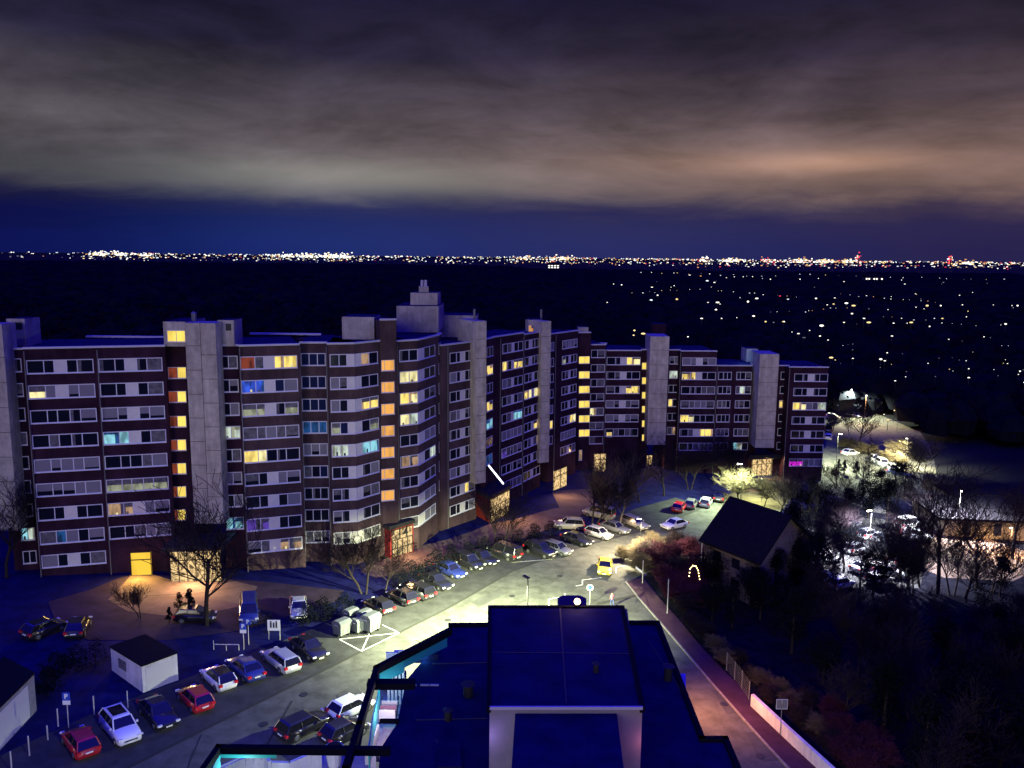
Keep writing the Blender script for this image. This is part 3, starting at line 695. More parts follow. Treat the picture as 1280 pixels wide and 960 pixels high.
# ================================================================ FOREGROUND BUILDING BELOW THE CAMERA
fg = empty('apartment_building', (0, 30, g(0)), 'dark flat roofed building close below with a central roof housing and teal lit terraces', 'building')
def dq(pts, d): return [hp(x, y, CAMZ - d) for x, y in pts]
def block(pts, d, depth, m, name, parent=fg, top=None):
    P = dq(pts, d); a = sum(P[i].x * P[(i+1) % len(P)].y - P[(i+1) % len(P)].x * P[i].y for i in range(len(P)))
    if a < 0: P = P[::-1]
    return MB().prism([(p.x, p.y) for p in P], CAMZ - d - depth, CAMZ - d, m, top or m).build(name, parent, keep=True)
mat('wall_dark', (.06,.055,.07), .9, noise=.3, nscale=.5)
mat('fascia_dark', (.006,.006,.010), .9, spec=.1)
mat('panel_cladding', (.30,.28,.30), .8, noise=.12, nscale=1.5)
block([(613,757),(778,757),(803,882.5),(612,882.5)], 14, 3.4, 'panel_cladding', 'roof_housing', top='roof_felt')
def beam_at(pts, d, w_, h, m, name, parent=fg, close=False):
    P = dq(pts, d); b = MB()
    for i in range(len(P) - (0 if close else 1)):
        a, c = P[i], P[(i+1) % len(P)]; e = (c - a).normalized(); s = Vector((-e.y, e.x, 0)) * w_ / 2; a = a - e * w_ * .5; c = c + e * w_ * .5
        b.hexa([a - s - Vector((0,0,h)), c - s - Vector((0,0,h)), c + s - Vector((0,0,h)), a + s - Vector((0,0,h)), a - s, c - s, c + s, a + s], m)
    return b.build(name, parent, keep=True)
beam_at([(613,757.5),(778,757.5),(803,882)], 13.93, .16, .2, 'fascia_dark', 'roof_edge')
beam_at([(612,757.5),(611,882)], 13.935, .14, .2, 'fascia_dark', 'roof_edge')
beam_at([(613.5,883),(802,883)], 13.92, .07, .10, 'coping', 'roof_edge')
block([(644,892),(771,892),(786,1010),(636,1010)], 14.25, 3, 'fascia_dark', 'stair_head', top='roof_felt')
# panel seams on the near face of the housing
for xx in (620,628,636,778,786,794):
    a = hp(xx, 884.5, CAMZ - 14.3); MB().box(a.x-.012, a.x+.012, a.y-.035, a.y+.02, a.z-2.6, a.z, 'joint').build('panel_joint', fg, keep=True)
block([(563,779),(613,778.5),(613,776),(823,776),(878,921),(908,921),(945,1010),(468,1010),(476,935),(496,905),(508,850),(540,812),(553,800)], 17.2, 8, 'wall_dark', 'main_roof', top='roof_felt')
beam_at([(563,779.5),(612,779),], 17.05, .2, .4, 'fascia_dark', 'roof_edge')
beam_at([(784,776.5),(822,776.5),(878,921.5),(907,921.5),(944,1008)], 17.05, .2, .4, 'fascia_dark', 'roof_edge')
block([(843,842),(857,842),(857.5,864),(853,864)], 17.8, 6, 'wall_paint', 'side_bay')
# faint seams in the roofing
for (a, c, dd) in (((700,760),(708,880),13.995), ((540,830),(610,828),17.195), ((520,900),(608,898),17.195), ((810,800),(862,880),17.195), ((545,925),(575,960),17.195)):
    p, q = hp(*a, CAMZ - dd + .004), hp(*c, CAMZ - dd + .004); e = (q - p).normalized(); s = Vector((-e.y, e.x, 0)) * .03
    b = MB(); b.hexa([p - s, q - s, q + s, p + s] + [v + Vector((0,0,.02)) for v in (p - s, q - s, q + s, p + s)], 'joint'); b.build('roof_seam', fg, keep=True)
block([(506,818),(548,818),(548,812),(509,812)], 16.9, .4, 'roof_felt', 'roof_hatch')
block([(548,926),(575,926),(577,958),(547,958)], 16.95, .35, 'roof_felt', 'roof_hatch')
for (x, y) in ((515,857),(531,857),(543,857)):
    p = hp(x, y, CAMZ - 17.2); MB().box(p.x-.18, p.x+.18, p.y-.03, p.y+.03, p.z, p.z+.06, 'metal_pale').build('cable_clip', fg, keep=True)
# curved white guard rail on the far right corner of the housing
arc = [(757,764),(768,764.5),(774,768),(777.5,776),(778.5,786),(777.5,797)]
P = dq(arc, 14.7); b = MB()
for i in range(len(P)-1):
    a, c = P[i] , P[i+1]; b.hexa([a - Vector((0,0,.55)), c - Vector((0,0,.55)), c - Vector((-.06,0,.55)), a - Vector((-.06,0,.55)), a, c, c + Vector((.06,0,0)), a + Vector((.06,0,0))], 'wall_paint')
gd = block([(757,761),(784,761),(789,800),(760,800)], 15.55, 1.7, 'wall_dark', 'corner_terrace')
b.build('curved_guard', fg, keep=True)
for (x, y) in ((751,762),(764,763)):
    p = hp(x, y, CAMZ - 14.2); MB().tube(p, p - Vector((0,0,1.2)), .03, .03, 'metal_dark').build('rail_post', fg, keep=True)
# the warm lamp that shines at the far roof edge
p = hp(722.5, 756.5, CAMZ - 13.75); a = empty('roof_lamp', (p.x, p.y + .35, p.z), 'small glaring warm lamp at the far edge of the dark roof housing', 'lamp')
MB().ball((0,0,0), .13, 'head_lamp_warm', 10, 8).build('bulb', a, smooth=True)
MB().tube((0,0,-.14), (0,0,-.8), .04, .05, 'metal_dark').build('lamp_post', a)
MB().tube((0,.0,-.15), (0,0,-.09), .12, .10, 'metal_dark', 10).build('lamp_base', a)
light('POINT', 'roof_lamp_light', (p.x, p.y + .35, p.z + .35), 40, (1,.55,.2), .12)
light('POINT', 'roof_lamp_light', (p.x, p.y + 1.6, p.z - 4), 2500, (1,.5,.22), .3)  # second unseen point, added below the lamp to light the brown canopy
# brown canopy just past the roof edge
block([(697,747),(704,744),(725,744),(733,748),(733,765),(697,765)], 20, .4, 'paving', 'entrance_canopy')
# terraces at the left: dark rail beams, teal glass, lit floors
beam_at([(561,786),(471,832.5),(449,903),(431,960),(420,1000)], 16.0, .22, .3, 'fascia_dark', 'terrace_beam')
beam_at([(466,851.5),(512,851.5)], 16.25, .42, .25, 'fascia_dark', 'terrace_beam')
beam_at([(476,899),(497,899)], 17.0, .1, .15, 'fascia_dark', 'terrace_beam')
beam_at([(455,899),(448,936)], 17.3, .1, .12, 'fascia_dark', 'terrace_beam')
beam_at([(252,962),(273,932),(484,934.5)], 16.05, .2, .25, 'fascia_dark', 'terrace_beam')
beam_at([(252,962),(232,990)], 16.05, .2, .25, 'fascia_dark', 'terrace_beam')
def glass_wall(pts, d, h, m, name, th=.05, inset=.0):
    P = dq(pts, d); b = MB()
    for i in range(len(P)-1):
        a, c = P[i], P[i+1]; e = (c - a).normalized(); s = Vector((-e.y, e.x, 0)) * th
        b.hexa([a - Vector((0,0,h)), c - Vector((0,0,h)), c + s - Vector((0,0,h)), a + s - Vector((0,0,h)), a, c, c + s, a + s], m)
    return b.build(name, fg, keep=True)
glass_wall([(475,836.5),(505,823)], 16.3, .62, 'teal_glass', 'terrace_glass')
glass_wall([(505,823),(559,797)], 16.3, .42, 'teal', 'terrace_glass')
glass_wall([(275,937),(345,937.5)], 16.4, .30, 'teal', 'terrace_glass')
glass_wall([(345,937.5),(395,938)], 16.4, .16, 'teal_glass', 'terrace_glass')
glass_wall([(450,937),(480,937)], 16.35, .14, 'wall_paint', 'terrace_glass')
glass_wall([(266,960),(275,940)], 16.4, .5, 'teal_glass', 'terrace_glass')
glass_wall([(462,935),(466,900),(475,860)], 17.6, .9, 'teal', 'terrace_glass')
block([(472,838),(508,838),(508,852),(468,852)], 18.6, .25, 'wall_dark', 'terrace_floor')
mat('terrace_tile', (.36,.32,.36), .7, noise=.2, nscale=2)
block([(473,856),(505,856),(500,945),(462,945)], 19.3, .25, 'terrace_tile', 'terrace_floor')
block([(480,856),(512,856),(512,1000),(476,1000)], 19.2, .1, 'terrace_tile', 'terrace_floor')
block([(330,965),(350,955),(390,951),(404,944),(440,935),(470,935),(470,1000),(330,1000)], 19.3, .25, 'terrace_tile', 'terrace_floor')
glass_wall([(274,962),(300,950),(322,943.5),(330,944),(335,952)], 18.4, .7, 'wall_paint', 'balcony_parapet', .12)
glass_wall([(335,953),(362,954),(385,944),(402,940.5)], 18.5, .75, 'wall_paint', 'balcony_parapet', .12)
for k_ in range(6):
    t_ = k_ / 5; p = hp(276 + 50*t_, 957 - 15.5*t_, CAMZ - 18.2); MB().tube(p, p - Vector((0,0,.3)), .02, .02, 'metal_pale').build('rail_post', fg, keep=True)
beam_at([(274,958),(300,946),(324,939.5),(333,944)], 18.0, .05, .05, 'metal_pale', 'handrail')
glass_wall([(461,941),(474,905)], 18.6, .5, 'wall_paint', 'terrace_wall', .15)
# things on the terraces
p = hp(418, 956, CAMZ - 19.2)
o = empty('plant_pot', p, 'large pale plant pot standing on the lit terrace at the bottom edge', 'plant pot')
MB().tube((0,0,0), (0,0,.75), .24, .36, 'wall_paint', 12).build('pot', o); MB().tube((0,0,.76), (0,0,.78), .30, .30, 'bark', 12).build('soil', o)
for (x, y, lab) in ((489,843.5,'round white seat on the corner terrace under the teal glass'), (499,841,'upright white seat in the corner of the terrace under the teal glass')):
    p = hp(x, y, CAMZ - 18.4); o = empty('garden_chair', p, lab, 'chair')
    MB().box(-.25,.25,-.25,.25,.35,.45,'sign_white').build('seat', o); MB().box(-.25,.25,.2,.28,.45,.95,'sign_white').build('backrest', o)
    for sx in (-.2,.2):
        for sy in (-.2,.2): MB().tube((sx,sy,0),(sx,sy,.35),.025,.025,'metal_pale').build('leg', o)
p = hp(486, 905, CAMZ - 19.1); o = empty('drying_rack', p, 'folding drying rack with pale laundry on the pinkish lit terrace', 'drying rack')
for sx in (-.35, .35): MB().tube((sx,-.6,0),(sx,.6,.9),.02,.02,'metal_dark').tube((sx,.6,0),(sx,-.6,.9),.02,.02,'metal_dark').build('frame', o)
for k_ in range(3): MB().box(-.33,.33,-.45+k_*.35,-.43+k_*.35,.35,.88,'cloth_pink' if k_ == 1 else 'sign_white').build('laundry', o)
p = hp(496, 880, CAMZ - 19.2); o = empty('wall_shelf', p, 'white slatted screen leaning at the terrace wall', 'screen')
for k_ in range(5): MB().box(-.4+k_*.16,-.3+k_*.16,-.03,.03,0,1.7,'sign_white').build('slat', o)
# terrace lights
p = hp(488, 846, CAMZ - 17.2); light('POINT', 'terrace_light', p, 55, (.35,1,.95), .15)
p = hp(530, 822, CAMZ - 17.0); light('POINT', 'terrace_light', p, 10, (.1,.6,1), .15)
p = hp(484, 885, CAMZ - 17.6); light('POINT', 'terrace_light', p, 90, (.95,.80,1), .15)
p = hp(300, 975, CAMZ - 17.3); light('POINT', 'terrace_light', p, 110, (.6,.95,.95), .15)
p = hp(395, 965, CAMZ - 17.6); light('POINT', 'terrace_light', p, 60, (.9,.9,1), .15)
# unseen coloured points washing the near face of the roof housing
p = hp(622, 900, CAMZ - 15.0); light('POINT', 'roof_glow', (p.x - .3, p.y - 1.3, p.z), 9, (.45,.30,1), .2)
p = hp(795, 905, CAMZ - 15.2); light('POINT', 'roof_glow', (p.x + .3, p.y - 1.3, p.z), 9, (1,.25,.35), .2)

# ================================================================ GARAGES, LEFT FOREGROUND
mat('wall_grey', (.24,.23,.24), .9, noise=.25, nscale=1)
def garage(pA, pB, pC, hA, label, back, wallm='wall_paint'):
    """pA-pB left wall, pB-pC front wall (ground pixels)"""
    A, B, C_ = gp(*pA), gp(*pB), gp(*pC); D = A + (C_ - B)
    o = empty('garage', B, label, 'garage')
    zt = max(A.z, B.z, C_.z, D.z) + hA
    MB().prism([D, A, B, C_][::-1] if ((B-A).cross(C_-B)).z < 0 else [D, A, B, C_], B.z - 1.5, zt, wallm, 'fascia_dark').build('wall', o, keep=True)
    cen = (A + B + C_ + D) / 4; q = [cen + (v - cen) * 1.03 for v in (A, B, C_, D)]
    if ((B-A).cross(C_-B)).z < 0: q = q[::-1]
    MB().prism([(v.x, v.y) for v in q], zt + .01, zt + .14, 'fascia_dark').build('roof', o, keep=True)
    def plate(P, Q, u0, u1, z0, z1, m, nm, off=.03):
        e = Q - P; e.z = 0; n_ = Vector((e.y, -e.x, 0)).normalized()
        if n_.y > 0: n_ = -n_
        a, c = P + e * u0 + n_ * off, P + e * u1 + n_ * off
        MB().hexa([(a.x,a.y,z0),(c.x,c.y,z0),(c.x-n_.x*.05,c.y-n_.y*.05,z0),(a.x-n_.x*.05,a.y-n_.y*.05,z0),(a.x,a.y,z1),(c.x,c.y,z1),(c.x-n_.x*.05,c.y-n_.y*.05,z1),(a.x-n_.x*.05,a.y-n_.y*.05,z1)], m).build(nm, o, keep=True)
    plate(B, C_, .10, .86, B.z + .1, zt - .35, 'coping', 'garage_door'); plate(A, B, .25, .5, B.z + 1.0, zt - .5, 'curtain', 'vent')
    return o
garage((140,838), (179,866), (223,850), 2.15, 'small white garage with a flat dark roof behind the parked cars', 1)
garage((-60,930), (-20,960), (46,888), 2.9, 'grey garage wall with branch shadows at the left edge of the photo', 1, 'wall_grey')

# small things on the near roof
for (x, y, d, r_, h_) in ((745,840,14,.10,.3),(835,850,17.2,.18,.6),(585,870,17.2,.2,.5),(560,900,17.2,.14,.4)):
    q = hp(x, y, CAMZ - d); MB().tube(q, q + Vector((0,0,h_)), r_, r_, 'metal_dark', 10).tube(q + Vector((0,0,h_+.01)), q + Vector((0,0,h_+.08)), r_*1.5, r_*.5, 'metal_dark', 10).build('roof_vent', fg, keep=True)
for y in (815,):
    a, q = hp(616, y, CAMZ - 13.992), hp(780 + (y-757)*.2, y, CAMZ - 13.992); MB().box(a.x, q.x, a.y-.02, a.y+.02, a.z-.004, a.z+.006, 'joint').build('roof_seam', fg, keep=True)

p = hp(868, 852, CAMZ - 18.6); light('POINT', 'bay_fill', p, 26, (1,.9,.8), .15)  # unseen point added to brighten the side bay, no fixture
# ================================================================ STREET LAMPS
mat('pole_grey', (.045,.045,.045), .8, spec=.1)
def lamp_tmpl():
    o = empty('street_lamp'); MB().tube((0,0,0),(0,0,7.9),.075,.05,'pole_grey',8).build('pole', o)
    MB().tube((0,0,0),(0,0,.9),.10,.10,'metal_grey',8).build('pole_base', o)
    MB().box(-.16,.16,-.1,.75,7.9,8.02,'metal_dark').build('lamp_head', o)
    MB().box(-.10,.10,.05,.68,7.885,7.898,'head_lamp_on').build('diffuser', o)
    return o
LP_ = 9.0; LAMPS_ = []
LAMP = lamp_tmpl(); first = [True]
GREEN = (.84, 1, .50); WHITE = (1, .96, .82); WARM = (1, .60, .25)
def lamp(pt, label, power=9000, col=GREEN, heading=90, s=1.0, spot=165):
    o = LAMP if first[0] else copy_tree(LAMP); first[0] = False
    o.location = pt; o.rotation_euler = (0, 0, R(heading - 90)); o.scale = (s,) * 3; tag(o, label, 'street lamp')
    if len(LAMPS_): [setattr(q, 'scale', (1.5, 1.2, 12)) or setattr(q, 'location', (0, 0, -7.88 * 11 - .02)) for q in o.children if q.name.startswith('diffuser')]
    LAMPS_.append(o)
    h = R(heading); k_ = .6 if spot > 150 else 3.2; light('SPOT', 'street_light', Vector(pt) + Vector((math.cos(h)*.9, math.sin(h)*.9, 7.75)) * s, power * LP_, col, .12, target=Vector(pt) + Vector((math.cos(h)*k_*s, math.sin(h)*k_*s, 0)), spot=spot, blend=.45)
    return o
hd = hp(660, 722, g(0) + 7.9); lamp(Vector((hd.x, hd.y, g(hd.x))), 'slim street lamp with a dark flat head standing beside the bright middle of the road', 24000, (.84,.92,.48), 125, 1.0, 150)
lamp(gp(800,700), 'street lamp hidden in the bare bushes by the stepped white marking', 3200, (1,.86,.50), 150, .7)
lamp(gp(925,640), 'street lamp behind the gabled house roof', 4500, (.80,1,.55), 160)
lamp(gp(952,627), 'low street lamp lighting the yellow tree behind the house', 900, (1,.95,.3), 120, .5)
lamp(gp(640,870), 'street lamp by the road hidden behind the dark roof housing', 3600, (.90,1,.60), 175, 1.0, 150)
light('SPOT', 'wall_light', hp(470,1010,CAMZ-20.5), 24000, (.74,.82,1), .2, target=gp(330,925), spot=84)
light('SPOT', 'wall_light', hp(905,940,CAMZ-26), 12000, (1,.86,.72), .2, target=gp(1000,935), spot=110)
light('SPOT', 'wall_light', gp(876,893) + Vector((0,0,4.5)), 5200, (1,.36,.12), .2, target=gp(890,893), spot=140)
for x, y, pw, c_, s_, hg, lb in ((1062,522,8000,(.95,1,.6),1.0,250,'street lamp at the far end of the lit lot beyond the apartment wing'),
        (1080,531,1600,(1,.50,.2),1.0,250,'street lamp with an orange glow among the trees beyond the lit lot'),
        (1132,585,6000,(1,.95,.55),.8,200,'street lamp in the yellowish trees above the row of cars on the right'),
        (1045,585,5000,(.90,1,.6),.9,0,'street lamp beside the right end of the apartment wing'),
        (1196,668,11000,(.95,.97,1),.9,250,'bright white street lamp behind the tall bare trees on the right'),
        (1262,692,2000,WARM,.5,200,'warm low lamp in front of the pale house at the right edge'),
        (1085,700,9000,(.9,.9,1),.9,200,'street lamp over the cars behind the dark trees')):
    lamp(gp(x, y), lb, pw, c_, hg, s_)

# ================================================================ CARS
SPEC = dict(  # L, W, H, belt, hood, deck, greenhouse bottom rear/front, top rear/front
    hatch=(4.0,1.74,1.47,.92,.86,.95,-1.90,.95,-1.45,.25), suv=(4.5,1.85,1.66,1.05,1.0,1.08,-2.12,1.0,-1.75,.35), sedan=(4.6,1.80,1.44,.92,.84,.95,-1.75,.95,-1.0,.30),
    wagon=(4.7,1.82,1.50,.94,.86,.96,-2.25,.95,-1.9,.30), van=(4.9,1.9,1.95,1.10,1.02,1.12,-2.38,1.55,-2.25,.95))
def car_tmpl(kind):
    L_, W_, H_, belt, hood, deck, gr, gf, tr, tf = SPEC[kind]; o = empty('parked_car')
    ys = [(-L_/2, .55, .86, .30), (-L_/2+.08, .70, .93, .25), (-L_/2+.35, deck, .98, .20), (gr+.15, deck+.01, 1, .18), (-.3, belt, 1, .18), (gf, hood+.02, 1, .18), (gf+.5, hood-.02, .99, .19), (L_/2-.35, hood-.10, .96, .20), (L_/2-.08, hood-.24, .88, .24), (L_/2, .52, .76, .30)]
    b = MB(); rings = []; hw = W_ / 2
    for y, zt, wf, zb in ys:
        w1 = hw * wf; zt = max(zt, .5)
        half = [(w1*.88, zb), (w1, zb+.14), (w1, min(.62, zt-.06)), (w1*.965, zt-.05), (w1*.86, zt), (w1*.4, zt+.025)]
        ring = [(x, z) for x, z in half] + [(-x, z) for x, z in reversed(half)]
        rings.append([len(b.v) + i for i in range(len(ring))]); b.v += [(x, y, z) for x, z in ring]
    k = b.m('paint_white'); n = len(rings[0])
    for i in range(len(rings)-1):
        for j in range(n):
            q = (j+1) % n; b.f.append((rings[i][j], rings[i][q], rings[i+1][q], rings[i+1][j])); b.mi.append(k)
    b.f.append(tuple(rings[0][::-1])); b.mi.append(k); b.f.append(tuple(rings[-1])); b.mi.append(k)
    b.build('body', o, smooth=True)
    wb, wt = hw*.93, hw*.74; zt = H_ - .05; zm = belt - .02
    gl = MB(); bot = [(-wb,gr,zm),(wb,gr,zm),(wb*.97,gf,zm-.04),(-wb*.97,gf,zm-.04)]; top = [(-wt,tr,zt),(wt,tr,zt),(wt*.97,tf,zt),(-wt*.97,tf,zt)]
    gl.hexa(bot + top, 'car_glass'); gl.build('windows', o)
    r = MB(); t0 = [(-wt-.02,tr-.06,zt-.02),(wt+.02,tr-.06,zt-.02),(wt,tf+.06,zt-.02),(-wt,tf+.06,zt-.02)]; t1 = [(-wt*.86,tr+.12,H_),(wt*.86,tr+.12,H_),(wt*.84,tf-.12,H_),(-wt*.84,tf-.12,H_)]
    r.hexa(t0 + t1, 'paint_white'); r.build('roof', o)
    def lerp(a, c, t): return tuple(a[i] + (c[i]-a[i])*t for i in range(3))
    for i in range(4):
        pl = MB(); a, c = Vector(bot[i]), Vector(top[i]); pl.tube(a, c, .055, .045, 'paint_white', 5); pl.build('pillar', o)
    for s in (-1, 1):
        m_ = (gr + gf)/2 - .15; pl = MB(); a = Vector((s*wb, m_, zm)); c = Vector((s*wt, (tr+tf)/2-.05, zt)); pl.tube(a, c, .045, .04, 'trim_black', 5); pl.build('door_pillar', o)
        b = MB(); b.box(s*hw*.80-.17, s*hw*.80+.17, L_/2-.16, L_/2-.03, hood-.30, hood-.17, 'lamp_clear'); b.build('headlight', o)
        b = MB(); b.box(s*hw*.80-.15, s*hw*.80+.15, -L_/2-.012, -L_/2+.2, deck-.30, deck-.10, 'lamp_red'); b.build('taillight', o)
        b = MB(); b.box(s*(hw+.07)-.08, s*(hw+.07)+.08, gf-.30, gf-.18, belt-.02, belt+.13, 'paint_white'); b.build('mirror', o)
        for yy in (-L_*.29, L_*.31):
            wh = MB(); x0, x1 = s*(hw-.20), s*(hw+.015); wh.tube((x0,yy,.32),(x1,yy,.32),.32,.32,'rubber',14); wo = wh.build('wheel', o)
            rm = MB(); rm.tube((x1-.001*s,yy,.32),(x1+.012*s,yy,.32),.20,.19,'rim',10); rm.build('rim', wo)
    b = MB(); b.box(-.26,.26,L_/2-.01,L_/2+.015,.36,.47,'plate'); b.build('number_plate', o)
    b = MB(); b.box(-.26,.26,-L_/2-.02,-L_/2+.01,.58,.69,'plate'); b.build('number_plate', o)
    b = MB(); b.box(-.5,.5,L_/2-.05,L_/2+.006,.50,.60,'trim_black'); b.build('grille', o)
    b = MB(); b.box(-hw*.72,hw*.72,L_/2-.1,L_/2+.008,.24,.33,'trim_black'); b.build('bumper', o)
    return o
TM = {}
def car(kind, paint, pt, heading, label, group=None, roofpaint=None):
    if kind not in TM: TM[kind] = car_tmpl(kind); o = TM[kind]
    else: o = copy_tree(TM[kind])
    o.location = Vector(pt) + UP * .03; o.rotation_euler = slope_rot(heading)
    for k_ in ('group',):
        if k_ in o: del o[k_]
    tag(o, label, 'car', group)
    for ch in o.children:
        if ch.name.split('.')[0] in ('body', 'roof', 'pillar', 'mirror'):
            ch.material_slots[0].link = 'OBJECT'; ch.material_slots[0].material = MATS['paint_' + ((roofpaint if roofpaint and ch.name.startswith('roof') else paint))]
    return o
def hd_of(a, c):   # heading from pixel a (rear) to pixel c (front), on the ground
    A, B = gp(*a), gp(*c); return math.atan2(B.y - A.y, B.x - A.x)
rd = hd_of((240,919), (400,840)); rd2 = hd_of((560,760), (690,694))
OUT = rd - R(90); INN = rd + R(90)
OUT2 = rd2 - R(90); INN2 = rd2 + R(90)
def nose(kind, px, py, head):  # pixel of the end nearest the road
    L_ = SPEC[kind][0]; return gp(px, py)
def park(kind, paint, px, py, head, label, out=True, group='cars parked in the bays along the street', **k):
    """px,py: ground pixel of the road-side end; head: direction from the kerb to the road"""
    p = gp(px, py); L_ = SPEC[kind][0]; c = p - Vector((math.cos(head), math.sin(head), 0)) * (L_ / 2); c.z = g(c.x)
    return car(kind, paint, c, head if out else head + math.pi, label, group, **k)
SUVH = hd_of((144,907), (165,932))
park('hatch','red',112,951,SUVH,'small red hatchback, lowest car at the bottom left, tail to the road',False)
park('suv','white',164,934,SUVH,'white SUV with a dark sunroof, nose to the road, next to the lowest red car')
park('sedan','black',212,914,SUVH,'black car with bright headlights between the white SUV and a red hatchback')
park('hatch','red',257,893,SUVH,'red hatchback with pale plate between the black car and the white hatchback',False)
park('hatch','white',286,866,SUVH,'white hatchback with a black tailgate right of the red hatchback',False,roofpaint='black')
park('sedan','navy',322,855,SUVH,'dark blue car left of the silver estate, tail to the road',False)
park('wagon','silver',367,844,SUVH,'silver estate car with a red tail light among dark cars',False)
park('sedan','black',402,828,SUVH,'dark car with a lit front grille, last of the row before the waste bins')
O3 = SUVH + .03
park('hatch','black',487,771,O3,'dark hatchback directly right of the waste bins',False)
park('hatch','black',517,759,O3,'black hatchback, second from the waste bins, tail light lit by the lamp',False)
park('wagon','black',539,752,O3,'black estate, third car from the waste bins',False)
park('sedan','black',561,740,O3,'black car with white headlamps left of the blue car')
park('sedan','navy',578,725,O3,'blue car with a pale number plate in the middle of the street row')
park('suv','black',601,715,O3,'black SUV right of the blue car, one bright headlamp')
park('sedan','black',618,709,O3,'black car with a white lamp and plate right of the black SUV')
park('van','black',648,703,O3+.05,'long black van at the end of the row by the bay line',False)
park('suv','black',692,699,O3+.1,'black SUV with two bright headlamps under the first tree of the street bend')
park('hatch','grey',712,696,O3+.1,'dark grey car with a pale bonnet right of the two bright headlamps')
park('sedan','black',738,684,O3+.1,'black car behind the pale street end in front of the white SUV row')
park('hatch','silver',763,676,O3+.1,'silver car with a brightly lit bonnet above the yellow car')
park('sedan','grey',785,669,O3+.1,'grey car with shiny roof edge two left of the white saloon')
park('wagon','beige',808,664,O3-.15,'pale green tinted car nosed diagonally beside the white saloon')
def side(kind, paint, a, c, label, group=None, **k):
    A, B = gp(*a), gp(*c); p = (A + B) / 2; p.z = g(p.x); return car(kind, paint, p, math.atan2(B.y - A.y, B.x - A.x), label, group, **k)
side('sedan','white',(857,657),(828,663),'white saloon standing broadside on the bright end of the street')
side('suv','beige',(729,662),(693,660),'silver SUV seen from the side in the bay above the black SUV')
side('van','beige',(762,650),(735,644),'dusky pale van half hidden behind the two light tree trunks')
side('hatch','red',(846,641),(851,635),'small red car at the far end of the street')
side('hatch','grey',(861,637),(866,631),'grey car right of the far small red car')
side('hatch','silver',(880,635),(884,629),'silver car with bright lamps at the far end of the street')
side('sedan','black',(898,628),(902,622),'black car nearest the house roof at the far end of the street')
side('sedan','taxi',(756,705),(755,722),'yellow car driving on the bright street past the stepped marking')
side('wagon','black',(352,927),(408,901),'long black estate with a shiny roof beside the road, above the teal terrace rail')
side('hatch','black',(410,931),(450,912),'black car half hidden by the terrace beam in front of the white hatchback')
side('hatch','white',(418,901),(458,882),'white hatchback with a dark rear window beside the corner terrace')
side('sedan','silver',(372,753),(374,779),'silver saloon facing the camera, alone in the dark upper parking bay')
side('van','navy',(310,757),(311,786),'dark van with a lit roof edge above the blue parking signs')
side('hatch','black',(232,776),(256,776),'dark car with a lit windscreen below the bare tree')
side('hatch','black',(45,796),(66,788),'black car in the dark lot far left')
side('hatch','black',(92,800),(103,780),'car with a pale roof pillar in the dark lot far left')
# cars beyond the apartment wing and behind the trees
G2 = 'cars on the far right road and lot'
side('sedan','silver',(1052,570),(1072,568),'silver saloon parked broadside in front of the far hedge',G2)
side('hatch','white',(1034,553),(1036,545),'white car beside the corner of the apartment wing',G2)
side('van','black',(1034,543),(1037,536),'dark van beyond the corner of the apartment wing',G2)
side('hatch','white',(1034,523),(1048,524),'pale green car at the back of the lit lot',G2)
side('sedan','silver',(1060,520),(1075,523),'silver car at the back of the lit lot near the orange lamp',G2)
side('hatch','white',(1090,574),(1098,581),'first white car of the diagonal row on the far road',G2)
side('suv','silver',(1098,580),(1108,586),'silver SUV in the middle of the diagonal row on the far road',G2)
side('hatch','white',(1112,586),(1120,592),'white car with a shadowed side in the diagonal row on the far road',G2)
side('sedan','navy',(1117,593),(1130,596),'dark blue car at the low end of the diagonal row on the far road',G2)
for i, (x, y, kd, pt, nm) in enumerate(((1020,690,'suv','white','upper left'),(1030,703,'sedan','silver','left'),(1058,652,'sedan','grey','topmost'),(1085,672,'hatch','white','upper middle'),(1107,675,'hatch','silver','upper'),
        (1080,714,'sedan','white','lower middle'),(1112,716,'hatch','white','lower right'),(1133,660,'van','white','right'),(1147,670,'sedan','silver','far right'),(1040,727,'hatch','silver','lowest'))):
    side(kd, pt, (x-9, y+2), (x+9, y-2) if i % 2 else (x+6, y+5), f'{dict(white="white",silver="silver",grey="grey")[pt]} {dict(suv="SUV",sedan="saloon",hatch="hatchback",van="van")[kd]} glimpsed between dark trees, {nm} of that lot', 'cars glimpsed behind the dark trees')

for (x, y, kd, pt, lb) in ((1003,708,'sedan','white','white saloon at the left end of the lot hidden by trees'),(1050,735,'hatch','white','white hatchback at the near edge of the hidden lot'),(1070,692,'suv','silver','silver SUV in the middle of the hidden lot'),(1125,705,'sedan','silver','silver saloon at the right end of the hidden lot'),(1098,730,'hatch','white','white hatchback at the lower right of the hidden lot'),(1012,675,'hatch','grey','grey hatchback at the back left of the hidden lot')):
    side(kd, pt, (x-8, y+1), (x+8, y-3), lb, 'cars glimpsed behind the dark trees')
